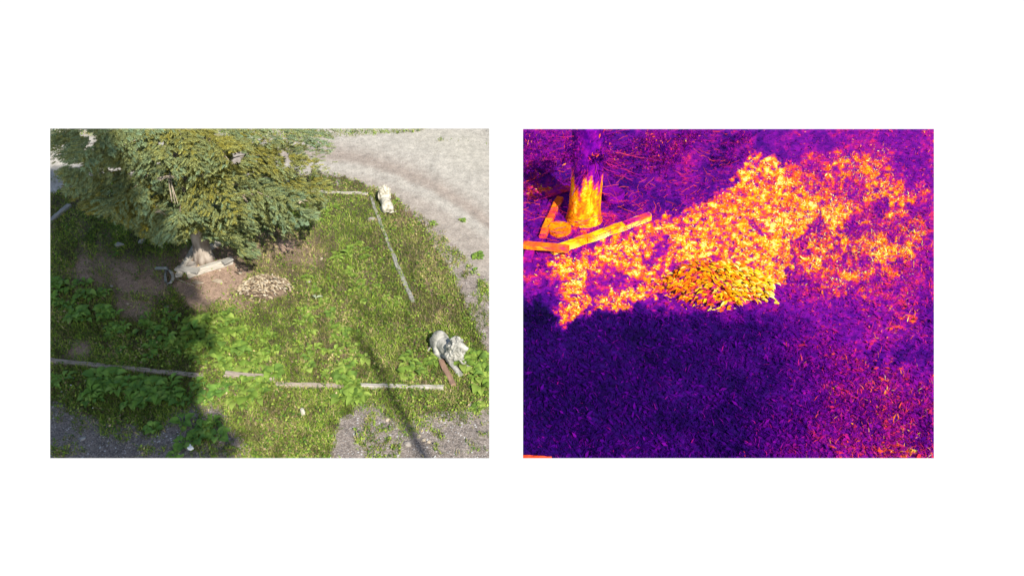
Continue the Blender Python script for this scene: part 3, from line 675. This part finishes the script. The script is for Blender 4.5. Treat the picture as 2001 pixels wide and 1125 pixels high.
# ---- pile of dry leaves
def leaf_pile(cu, cv, ru, rv, n, lsize, height, colfn, mat, pls, core_mat, name, label, cat, tails=(), squash=1.0):
    c = G(cu, cv); L0 = G(cu - ru, cv); R0 = G(cu + ru, cv); a = (R0[0] - L0[0]) / 2; T0, B0 = G(cu, cv - rv), G(cu, cv + rv); b = (T0[1] - B0[1]) / 2
    root = empty(name, c.tolist()); tag(root, label, cat)
    bm = bmesh.new(); bmesh.ops.create_icosphere(bm, subdivisions=4, radius=1)
    for v in bm.verts:
        k = 1 + .12 * math.sin(5 * v.co.x + 3) * math.cos(4 * v.co.y + 2 * v.co.x); v.co = Vector((v.co.x * a * .86 * k, v.co.y * b * .8 * k, max(v.co.z, -.1) * height * .7))
    me = bpy.data.meshes.new('mound'); bm.to_mesh(me); bm.free(); me.materials.append(core_mat); me.shade_smooth(); link('mound', me, root)
    T, Cc = [], []; r = random.Random(5)
    for i in range(n):
        if tails and i % 6 == 0:
            tx, ty, ts = random.choice(tails); x = tx + r.gauss(0, ts); y = ty + r.gauss(0, ts)
        else:
            th = r.uniform(0, 6.28); q = math.sqrt(r.random()) * (1 + .07 * math.sin(3 * th + 1) + .06 * math.sin(7 * th) + (r.uniform(0, .3) if r.random() < .08 else 0)); x, y = q * math.cos(th), q * math.sin(th)
        rr2 = min(1, x * x + y * y); z = height * math.sqrt(1 - rr2)
        az = r.gauss(-.55, .33) + (1.0 if x < -.3 - .4 * y else 0) + (math.pi if r.random() < .5 else 0)
        col = colfn(x, y, r) * (.85 + .3 * r.random())
        ln = lsize * r.uniform(.55, 1.2); t, cc = leaf_tris((0, 0, 0), az, r.uniform(-.2, .9), ln, ln * r.uniform(.25, .5), r.uniform(-1.2, .8), col, r)
        t = np.array(t[:-2]) + np.array([x * a, y * b, z * .9 + .005]); T.append(t); Cc += cc[:-2]
    T = np.concatenate(T); Cc = np.array(Cc); o = soup('dry_leaves', T, Cc, mat, root); return root
TAN = np.array([[0.38, 0.29, 0.19], [0.48, 0.39, 0.26], [0.22, 0.155, 0.1], [0.58, 0.5, 0.38]])
leaf_pile(520, 570, 50, 20, 800, .1, .34, lambda x, y, r: TAN[r.randrange(4)], M_DRY, PLA, mat_noise('leaf_mould', (.1, .07, .05), (.2, .14, .1), 20), 'leaf_pile',
          'low mound of curled tan dry leaves on the lawn below the spruce', 'leaf pile', [(-.95, .25, .08), (-.8, -.1, .12)])

# ---- spruce
def spruce():
    base = G(400, 507); root = empty('spruce_tree', base.tolist()); tag(root, 'large blue-green spruce with pale trunk and drooping layered boughs at the top left', 'tree')
    r = random.Random(11); bx, by = base[0], base[1]
    path = [(0, 0, -.05), (0, 0, .12), (0.01, 0, .4), (0, .02, 1), (.02, 0, 1.8), (0, 0, 2.6), (0, 0, 3.6)]
    me = mesh_of('trunk', [tube(path, [.27, .2, .17, .165, .155, .14, .12], 14, .06)], M_BARK); tr = link('trunk', me, root)
    cut_object(tr, PLA, Matrix.Translation(Vector(base.tolist())))
    # silhouette of the lower boughs
    ox = [60, 98, 108, 122, 130, 160, 200, 240, 262, 290, 312, 340, 380, 420, 446, 470, 500, 530, 560, 600, 625, 640, 650, 658]
    oy = [300, 306, 320, 345, 385, 402, 422, 432, 445, 462, 476, 470, 474, 474, 490, 500, 498, 484, 462, 442, 415, 385, 330, 250]
    shoots_p, shoots_d, shoots_c = [], [], []; limbs = []; bare = []
    h = .95; wi = 0
    while h < 6.4:
        Rm = 3.75 * (1 - h / 13) * (.72 + .28 * min(1, h / 2.0)); nb = 11 if h > 1.4 else 9
        for k in range(nb):
            if h > 1.5 and r.random() < .06: continue
            ph = (k + .5 * (wi % 2)) * 2 * math.pi / 9 + r.uniform(-.2, .2)
            Lb = Rm * r.uniform(.88, 1.15)
            if k >= 9: ph = r.uniform(-2.3, -.8); Lb = r.uniform(1.0, 1.8)
            d = np.array([math.cos(ph), math.sin(ph), 0]); s = np.array([-d[1], d[0], 0])
            rise = r.uniform(.12, .34); droop = r.uniform(.05, .085); z0 = h + r.uniform(-.1, .1); tint = r.random()
            def axis(t): return np.array([bx, by, z0]) + d * t + np.array([0, 0, rise * t - droop * t * t])
            pts = [axis(t) for t in np.linspace(.1, Lb * .97, 9)]
            uu, vv = proj(np.array(pts)); k_in = [(vq > 236) and (vq < np.interp(uq, ox, oy) - 4) and uq > 80 for uq, vq in zip(uu, vv)]
            run = [p for p, q in zip(pts, k_in) if q]
            if len(run) > 4: limbs.append(([p - np.array([0, 0, .07]) for p in run[:-2]] , .022 * (1 - h / 12)))
            t = Lb * .2
            while t < Lb:
                for sd in (-1, 1):
                    tl = min(.8, (.36 * (Lb - t) + .2) * r.uniform(.6, 1.25)); p0 = axis(t); ang = r.uniform(.6, 1.05)
                    td = d * math.cos(ang) + s * sd * math.sin(ang) + np.array([0, 0, r.uniform(-.35, .1)]); td /= np.linalg.norm(td)
                    m = max(2, int(tl / .095)); clump = r.random()
                    for j in range(m):
                        f = (j + 1) / m; q = p0 + td * tl * f + np.array([0, 0, -.16 * f * f + .03])
                        for e in range(5):
                            off = np.array([r.gauss(0, .045), r.gauss(0, .045), -abs(r.gauss(0, .09)) + .04])
                            shoots_p.append(q + off); dd = td * 1.0 + d * .5 + np.array([r.gauss(0, .28), r.gauss(0, .28), r.gauss(.02, .25)]); shoots_d.append(dd / np.linalg.norm(dd))
                            shoots_c.append(min(1, max(0, .45 * tint + .35 * clump - .1 + .45 * f * (t / Lb) + .25 * (e == 0) + r.gauss(0, .1))))
                for e in range(3):
                    p0 = axis(t); shoots_p.append(p0 + np.array([r.gauss(0, .03), r.gauss(0, .03), .05])); dd = d + np.array([r.gauss(0, .5), r.gauss(0, .5), .2]); shoots_d.append(dd / np.linalg.norm(dd)); shoots_c.append(min(1, max(0, .5 * tint + r.gauss(.1, .1))))
                t += .17
        h += .56; wi += 1
    sp = np.array(shoots_p); sd = np.array(shoots_d); sc = np.array(shoots_c)
    u, v = proj(sp); wob = (samp(N12, np.clip(u, 0, 2000), np.clip(v, 0, 1124)) - .5) * 26
    keep = (v > 240) & (v < np.interp(u, ox, oy) + wob) & (u > 88) & (u < 652 + wob * .6)
    # the open notches where the gravel shows through the left boughs
    notch = np.clip(gs(150, 322, 22, 8) + gs(225, 330, 30, 6) + gs(115, 320, 14, 12) * 1.2 + gs(345, 300, 14, 8) + gs(308, 318, 12, 5) + .8 * gs(470, 300, 22, 6) + .7 * gs(487, 352, 14, 8) + .6 * gs(310, 256, 14, 5), 0, 1)
    keep &= rng.random(len(u)) > samp(notch, u, v) * 1.15
    # the sunny gap under the boughs through which light reaches the foot of the trunk
    for tg, rad_ in ((base + np.array([0, -.2, .1]), .3), (G(415, 526, .1), .3), (G(370, 530, .1), .26), (G(440, 518, .1), .26)):
        q = sp - tg; al = q @ SUN; keep &= ~((al > 0) & (np.linalg.norm(q - al[:, None] * SUN, axis=1) < rad_ * rng.uniform(.75, 1.1, len(sp))))
    void = noise(20, 77, 2); keep &= ~(samp(void, u, v) + rng.normal(0, .03, len(u)) > .70)
    sp, sd, sc = sp[keep], sd[keep], sc[keep]; n = len(sp)
    Ts, Cs = [], []
    yel = np.array([0.285, 0.255, 0.045]); blu = np.array([0.2, 0.285, 0.165]); 
    base_c = yel * (1 - sc[:, None]) + blu * sc[:, None]
    a = np.cross(sd, rng.normal(size=(n, 3))); a /= np.linalg.norm(a, axis=1)[:, None]; b = np.cross(sd, a)
    ln = rng.uniform(.09, .14, n)[:, None]; base_c = base_c * rng.uniform(.75, 1.25, n)[:, None]
    for k in range(17):
        f = (k + .5) / 17; th = k * 2.4 + rng.uniform(0, .8, n)
        rad = a * np.cos(th)[:, None] + b * np.sin(th)[:, None]
        p0 = sp + sd * ln * (f - .3); tip = p0 + rad * (.036 * (1.15 - .6 * f)) + sd * .03
        wdt = np.cross(rad, sd) * .0085
        Ts.append(np.stack([p0 - wdt, p0 + wdt, tip], 1)); Cs.append(base_c * rng.uniform(.7, 1.3, n)[:, None])
    T, Cc = clip_soup(np.concatenate(Ts), np.concatenate(Cs), PLA)
    T = T - base; o = soup('crown', T, Cc, M_NEEDLE, root)
    parts = []
    for run, rad in limbs:
        parts.append(tube([p - base for p in run], [rad * (1 - .75 * i / len(run)) for i in range(len(run))], 6, .1))
    # dead bare twigs showing between the boughs
    for (u0, v0, u1, v1, z) in [(452, 372, 478, 394, 2.0), (470, 380, 492, 384, 2.0), (462, 376, 486, 392, 1.9), (410, 388, 440, 392, 1.9), (420, 384, 445, 396, 1.9), (310, 350, 345, 345, 2.6), (330, 340, 342, 392, 2.5), (305, 412, 325, 418, 2), (430, 300, 442, 312, 3.1), (580, 394, 600, 396, 1.7)]:
        for q in range(4):
            A = G(u0 + r.uniform(-4, 4), v0 + r.uniform(-4, 4), z + .25); B = G(u1 + r.uniform(-8, 8), v1 + r.uniform(-6, 6), z + .2)
            parts.append(tube([A - base, (A + B) / 2 - base + np.array([0, 0, .04]), B - base], [.013, .01, .004], 5))
    me = mesh_of('branches', parts, M_TWIG); bo = link('branches', me, root); cut_object(bo, PLA, Matrix.Translation(Vector(base.tolist())))
spruce()

# ---- things behind the camera that cast the shade: a tall broadleaf tree and a utility pole
def shade_tree():
    root = empty('broadleaf_tree', (-.6, -5.0, 0)); tag(root, 'tall leafy tree standing behind the viewpoint, casting the shade over the left of the bed', 'tree')
    link('trunk', mesh_of('trunk', [tube([(0, 0, 0), (.1, 0, 4), (0, .1, 9), (.1, 0, 15), (0, 0, 20)], [.4, .32, .26, .18, .06], 12, .05)], M_BARK), root)
    n = 30000; zc = rng.uniform(-1, 1, n); ph = rng.uniform(0, 2 * np.pi, n); q = rng.random(n) ** .45 * (1 - np.abs(zc) ** 4) ** .5
    q = q * (1 + .13 * np.sin(8 * zc + 1) + .09 * np.sin(21 * zc + 2) + .05 * np.sin(47 * zc) + np.abs(rng.normal(0, .07, n)))
    p = np.stack([q * np.cos(ph) * 2.7 + .0, q * np.sin(ph) * 2.2, zc * 5.9 + 16.5], -1)
    T, Cc = leaflets(p, rng.uniform(.12, .22, n), np.tile([.07, .12, .03], (n, 1)) * rng.uniform(.7, 1.2, n)[:, None], .8)
    soup('crown', T, Cc, M_LEAF, root)
shade_tree()
pr = empty('utility_pole', (5.2, -4, 0)); tag(pr, 'wooden utility pole behind the viewpoint whose shadow crosses the gravel', 'pole')
link('pole', mesh_of('pole', [tube([(0, 0, 0), (0, 0, 8), (0, 0, 16)], [.16, .115, .05], 12)], M_TIMB), pr)

# ================================================================== the false-colour bed
PAL_X = [0, .12, .25, .38, .5, .6, .7, .8, .9, 1.0]
PAL_C = np.array([(14, 0, 52), (38, 0, 92), (74, 0, 124), (122, 6, 146), (176, 20, 128), (226, 52, 66), (252, 104, 20), (255, 156, 8), (255, 212, 36), (255, 248, 150)])
PAL_L = lin(PAL_C)
def heatcol(hv, gain=0.80):
    hv = np.clip(hv, 0, 1); return np.stack([np.interp(hv, PAL_X, PAL_L[:, i]) for i in range(3)], -1) * gain
hot = poly([(1062, 505), (1110, 492), (1200, 455), (1270, 425), (1300, 440), (1320, 415), (1375, 400), (1400, 375), (1440, 330), (1490, 295), (1520, 315), (1560, 340), (1610, 380), (1600, 430), (1540, 470), (1530, 560), (1480, 560),
            (1400, 560), (1300, 560), (1275, 575), (1240, 595), (1210, 605), (1135, 606), (1125, 625), (1090, 645), (1075, 630), (1085, 590), (1072, 550), (1050, 520)], 7)
mid = poly([(1480, 290), (1560, 320), (1700, 280), (1760, 330), (1770, 390), (1840, 440), (1790, 520), (1680, 580), (1560, 600), (1520, 520), (1560, 440)], 38)
HEAT = 0.33 + 0.06 * (N90 - .5)
cold = sst(VV - np.interp(UU, [1022, 1060, 1090, 1130, 1200, 1270, 1400, 1530, 1600, 1700, 1825], [570, 600, 640, 612, 602, 598, 612, 602, 640, 700, 760]) + (N40 - .5) * 40, -8, 22)
HEAT = HEAT * (1 - cold) + cold * (0.10 + 0.23 * sst(UU, 1300, 1750) + 0.05 * (N90 - .5))
HEAT = np.maximum(HEAT, 0.90 * hot * (0.86 + 0.2 * N12) * (1 - .42 * sst(N40, .55, .72)))
HEAT = np.maximum(HEAT, np.clip(mid * 1.3, 0, 1) * (0.40 + 0.30 * sst(N40 + .7 * (N12 - .5), .36, .72)))
HEAT = HEAT + .1 * poly([(1560, 240), (1840, 240), (1840, 620), (1700, 640), (1560, 560)], 30) * (1 - hot) + .4 * (noise(26, 53) - .5) * (1 - cold) * (1 - hot)
HEAT = HEAT + .10 * (noise(30, 51) - .5) * (1 - cold) + .2 * (noise(55, 52) - .5) * cold * sst(UU, 1050, 1400) + .14 * (noise(14, 54) - .5) * cold + .09 * cold * sst(UU, 1450, 1750)
for (u, v, a, b, k) in [(1645, 420, 22, 10, .3), (1600, 408, 16, 8, .3), (1725, 358, 24, 6, .3), (1600, 452, 12, 10, .3), (1605, 512, 18, 12, .38), (1710, 300, 25, 8, .25), (1770, 628, 26, 10, .3), (1740, 495, 30, 14, .2),
                        (1810, 380, 20, 12, .25), (1735, 760, 14, 12, .28), (1620, 762, 14, 8, .22), (1770, 890, 14, 5, .42), (1740, 385, 40, 6, .15), (1500, 320, 20, 12, .1), (1060, 372, 24, 12, .28), (1040, 545, 18, 25, .2), (1160, 420, 60, 20, .2), (1130, 445, 40, 10, .25)]:
    HEAT += k * gs(u, v, a, b) * (.5 + N12)
for (u, v, a, b, k) in [(1050, 620, 28, 26, .22), (1740, 400, 30, 22, .16), (1260, 400, 60, 14, .1), (1500, 640, 60, 20, .04), (1680, 330, 25, 10, .12), (1770, 320, 20, 20, .14), (1700, 510, 40, 14, .15), (1640, 580, 40, 20, .1), (1620, 270, 30, 8, .1),
                        (1800, 590, 20, 14, .12), (1800, 840, 20, 50, .14), (1120, 355, 6, 6, 0), (1040, 740, 30, 40, .06), (1330, 400, 50, 12, .06), (1460, 260, 24, 5, .18), (1230, 550, 24, 12, .45), (1410, 420, 12, 5, .2)]:
    HEAT -= k * gs(u, v, a, b)
wx = ((noise(30, 71) - .5) * 70 + (noise(10, 72, 2) - .5) * 22).astype(int); wy = ((noise(24, 73) - .5) * 44 + (noise(8, 74, 2) - .5) * 14).astype(int)
wx = wx + ((noise(5, 75, 1) - .5) * 16).astype(int); wy = wy + ((noise(5, 76, 1) - .5) * 16).astype(int)
HEAT = HEAT[np.clip(VV + wy, 0, H - 1), np.clip(UU + wx, 0, W - 1)]
HEAT = np.clip(HEAT + (N12 - .5) * .08 + .03, .02, 1)
NFF = noise(4.5, 33, 1)
NF = noise(5.5, 31, 2)
NF = (NF + np.roll(NF, 2, 1) + np.roll(NF, 4, 1) + np.roll(NF, -2, 1)) / 4; NF = np.clip((NF - NF.mean()) / NF.std() * .2 + .5, 0, 1)
def colB(u, v):
    h = samp(HEAT, u, v); return heatcol(h - .02 - .2 * np.clip(h - .4, 0, 1) + (samp(NF, u, v) - .55) * (.1 + .9 * np.clip(h - .3, 0, 1)) - np.clip(.42 - np.abs(samp(NFF, u, v) - .5) * 5, 0, 1) * 1.3 * np.clip(h - .35, 0, .5), .9)
ground_grid(RB, 500, 400, lambda u, v: np.zeros(u.shape, int), colB, ['terrain'], [M_HOTG], 0.03)
def litter(n, dens, lo, hi, jit, name, label, cat, rise=.04, asp=.6, tilt=.5, bias=0.05):
    u, v = scatter(n, dens, RB, 3); p = G(u, v, 0); k = len(u); p[:, 2] = rng.uniform(.01, rise, k)
    h = samp(HEAT, np.clip(u, 1022, 1825), v); hv = h + bias + (samp(NF, np.clip(u, 1022, 1825), v) - .5) * (.1 + .5 * np.clip(h - .3, 0, 1)) + rng.normal(0, 1, k) * (jit * (.25 + .8 * np.clip(h - .25, 0, .6)))
    T, Cc = leaflets(p, rng.uniform(lo, hi, k), heatcol(hv), tilt, asp, True); T, Cc = clip_soup(T, Cc, PLB)
    return tag(soup(name, T, Cc, M_HOTL), label, cat, kind='stuff')
HD = np.clip((HEAT - .3) * 1.6, 0.1, 1)
litter(60000, HD * (.35 + .9 * NF), .01, .042, .24, 'leaf_litter', 'glowing yellow and orange leaf litter across the false-colour bed', 'leaf litter', .05, .4, .45)
litter(30000, np.clip(mid * 1.3 + .12 * (1 - cold), 0, 1), .008, .03, .42, 'hot_litter', 'fine scattered orange flecks of litter at the right of the false-colour bed', 'leaf litter', .05, .5, .5, .06)
litter(5200, np.clip(cold * .9 + .1, 0, 1) * np.clip(noise(34, 81) * 2.4 - .75, 0, 1), .03, .085, .24, 'cold_leaves', 'larger dim violet leaves in the cold lower part of the false-colour bed', 'leaves', .07, .45, .5, .07)
litter(26000, np.clip(.3 + 0 * HEAT, 0, 1) * (HEAT < .5), .02, .06, .16, 'ground_cover', 'dim violet low leaves over the cold part of the false-colour bed', 'ground cover', .05, .7, .5, .02)
def hgrass(u, v):
    h = samp(HEAT, np.clip(u, 1022, 1825), v); k = len(u); return heatcol(h + rng.normal(0.02, 1, k) * (.05 + .1 * sst(u, 1350, 1750)) + (rng.random(k) < .05) * .22)
HG = np.clip(cold * .7 + .35 * mid + .25 * sst(UU, 1600, 1800), 0, 1)
grass_patch('grass', 60000, HG, RB, PLB, hgrass, M_HOTL, .06, .16, (.01, .02), 'dark violet grass blades over the lower part of the false-colour bed')
# twigs under the tree
def twigs(n, rect2, name, label):
    parts_T, parts_C = [], []; r = random.Random(9)
    for i in range(n):
        u, v = r.uniform(rect2[0], rect2[2]), r.uniform(rect2[1], rect2[3])
        if HEAT[int(v), int(u)] > .6: continue
        base = G(u, v, r.uniform(.02, .35)); az = r.uniform(0, 6.28); ln = r.choice([.08, .12, .18, .3, .45]); p = base.copy(); hv = r.choice([.5, .55, .62, .66, .45, .3]); seg = 3
        for k in range(seg):
            q = p + np.array([math.cos(az), math.sin(az), r.uniform(-.3, .35)]) * ln / seg; sw = np.array([-math.sin(az), math.cos(az), 0]) * r.uniform(.003, .008); up_ = np.array([0, 0, .007])
            for s_ in (sw, up_):
                parts_T += [(p - s_, p + s_, q + s_ * .7), (p - s_, q + s_ * .7, q - s_ * .7)]; parts_C += [heatcol(np.array(hv + r.uniform(-.05, .05)))] * 2
            p = q; az += r.uniform(-.5, .5)
    T, Cc = clip_soup(np.array(parts_T), np.array(parts_C), PLB); tag(soup(name, T, Cc, M_HOTL), label, 'twigs', kind='stuff')
twigs(1300, (1022, 252, 1460, 470), 'dead_twigs', 'tangle of thin orange dead twigs over violet ground around the glowing trunk')
def tint(o, hf):
    """vertex colours from a heat function of world position"""
    me = o.data; at = me.color_attributes.new('Col', 'FLOAT_COLOR', 'POINT')
    co = np.empty(len(me.vertices) * 3); me.vertices.foreach_get('co', co); co = co.reshape(-1, 3)
    c4 = np.ones((len(co), 4), np.float32); c4[:, :3] = hf(co); at.data.foreach_set('color', c4.ravel())
def hbeam(a, b, wd, ht, h1, parent, z=0., seed=0, name='beam', htop=None):
    o = beam(name, a, b, wd, ht, M_HOTO, z, parent, pls=PLB, seed=seed)
    rr = np.random.default_rng(seed)
    tint(o, lambda co: heatcol(np.where(co[:, 2] > ht * .6, htop if htop is not None else h1, h1) + rr.normal(0, .05, len(co)) + .05 * np.sin(co[:, 0] * 7 + seed), .95)); return o
fb = empty('timber_frame', P(1150, 460)); tag(fb, 'glowing orange and yellow timber frame around the trunk in the false-colour bed', 'timber frame')
hbeam((1080, 497), (1268, 430), .14, .2, .93, fb, 0, 21, htop=.8)
hbeam((1022, 482), (1112, 490), .2, .1, .7, fb, .14, 22, 'board', .68)
hbeam((1060, 466), (1094, 392), .17, .12, .68, fb, 0, 23, htop=.7)
hbeam((1068, 384), (1112, 370), .16, .1, .5, fb, .05, 24, 'board', .52)
hbeam((1030, 512), (1040, 480), .2, .12, .5, fb, 0, 25, 'beam', .48)
hbeam((1222, 438), (1268, 420), .13, .05, .6, fb, .2, 26, 'board', .5)
ds = disc('log_slice', 1093, 452, .26, .14, M_HOTO, 'round glowing log slice inside the corner of the false-colour timber frame', 'log slice', PLB); tint(ds, lambda co: heatcol(.68 + .15 * rng.random(len(co))))
ds = disc('stone_disc', 1197, 388, .27, .2, M_HOTO, 'round dull violet disc right of the glowing trunk', 'disc', PLB); tint(ds, lambda co: heatcol(.36 + .03 * rng.random(len(co))))
# the trunk
tb = G(1141, 428); tr_root = empty('spruce_tree', tb.tolist()); tag(tr_root, 'thick trunk glowing orange at its foot and violet above, in the false-colour bed', 'tree')
path = [(0, 0, -.02), (0, 0, .1), (.0, 0, .3), (.01, .02, .7), (.02, .03, 1.1), (.0, .05, 1.6), (-.02, .05, 2.2), (0, 0, 3.0)]
pp, rr_ = [], []
for i in range(len(path) - 1):
    for k in range(12):
        t = k / 12; pp.append(tuple(np.array(path[i]) * (1 - t) + np.array(path[i + 1]) * t)); R_ = [.44, .4, .37, .36, .36, .36, .35, .34]; rr_.append(R_[i] * (1 - t) + R_[i + 1] * t)
o = link('trunk', mesh_of('trunk', [tube(pp, rr_, 64, .02, random.Random(4))], M_HOTO), tr_root)
cut_object(o, PLB, Matrix.Translation(Vector(tb.tolist())))
rt = np.random.default_rng(5)
def trunk_heat(co):
    ang = np.arctan2(co[:, 1], co[:, 0]); n1 = .09 * np.sin(5 * ang + 3 * co[:, 2]) + .07 * np.sin(13 * ang) + rt.normal(0, .05, len(co))
    top = 1.12 + .12 * np.sin(4 * ang + 1) + n1
    h = .72 + .07 * np.cos(ang + 1.6) + n1 * .5 + rt.normal(0, .03, len(co)) + .05 * np.sin(7 * ang + 2 * np.sin(9 * co[:, 2])); k_ = np.clip((co[:, 2] - top) / .28 + .5 + rt.normal(0, .12, len(co)), 0, 1); return heatcol(h * (1 - k_) + k_ * (.31 + .05 * np.sin(9 * co[:, 2] + 5 * ang) + rt.normal(0, .04, len(co))), .95)
tint(o, trunk_heat)
r = random.Random(21); parts = []
for k in range(34):
    ph = r.uniform(2.6, 6.8); z = r.uniform(1.2, 2.2); p0 = np.array([math.cos(ph) * .35, math.sin(ph) * .35, z]); ln = r.uniform(.4, 1.0 if math.cos(ph) < 0 else 1.5); path2 = [p0]; az = ph; el = r.uniform(-.45, .15)
    for j in range(5):
        path2.append(path2[-1] + np.array([math.cos(az) * math.cos(el), math.sin(az) * math.cos(el), math.sin(el)]) * ln / 5); az += r.uniform(-.3, .3); el += r.uniform(-.2, .15)
    path2 = [p for p in path2 if p[2] > .1]
    if len(path2) > 2: parts.append(tube(path2, [.013 * (1 - .8 * j / len(path2)) for j in range(len(path2))], 5))
o = link('branches', mesh_of('branches', parts, M_HOTO), tr_root); cut_object(o, PLB, Matrix.Translation(Vector(tb.tolist())))
tint(o, lambda co: heatcol(.36 + .22 * (rt.random(len(co)) < .3) + rt.normal(0, .04, len(co))))
n = 42000; bu, bv = rng.uniform(1015, 1470, n), rng.uniform(240, 400, n); bz = rng.uniform(.15, 1.5, n)
kk = (bv < 352 - (bu - 1022) * .12 + (samp(N40, bu, bv) - .5) * 90) & (samp(noise(22, 61), bu, bv) > .46)
bu, bv, bz = bu[kk], bv[kk], bz[kk]; kk = (np.abs(bu - 1140) < 45) & ((bv > 300) | (rng.random(len(bu)) < .5)); bz = np.where(kk, np.clip((428 - bv) / 69 + .42 + bz * .12, .2, 2.9), np.minimum(bz * .5, .5)); bp = G(bu, bv, 0) ; bp = G(bu, bv, bz)
hv = .34 + .4 * (samp(noise(24, 62), bu, bv) - .5) + rng.normal(0, .07, len(bu)) + .3 * (rng.random(len(bu)) < .035 + .06 * samp(gs(1230, 280, 60, 40), bu, bv))
T, Cc = leaflets(bp, rng.uniform(.02, .06, len(bu)), heatcol(hv), .9, .35); T, Cc = clip_soup(T, Cc, PLB)
soup('crown', T - tb, Cc, M_HOTL, tr_root)
leaf_pile(1406, 560, 102, 42, 1500, .165, .27, lambda x, y, rr: heatcol(np.array(.84 + .09 * x + rr.gauss(0, .07) - .2 * (rr.random() < (.3 if x < .1 else .06)))), M_HOTL, PLB, None or mat_noise('violet_mould', tuple(heatcol(np.array(.42))), tuple(heatcol(np.array(.62))), 9), 'leaf_pile',
          'mound of large curled leaves glowing yellow in the middle of the false-colour bed', 'leaf pile', [(-1.02, 0.12, .09), (-.85, -.2, .14)])
hb = beam('board', (1000, 900), (1077, 903), .16, .06, M_HOTO, 0.05, None, 'orange board end poking in at the bottom left corner of the false-colour bed', 'board', None, PLB, 31)
if hb.data.vertices: tint(hb, lambda co: heatcol(.64 + .02 * rng.random(len(co))))
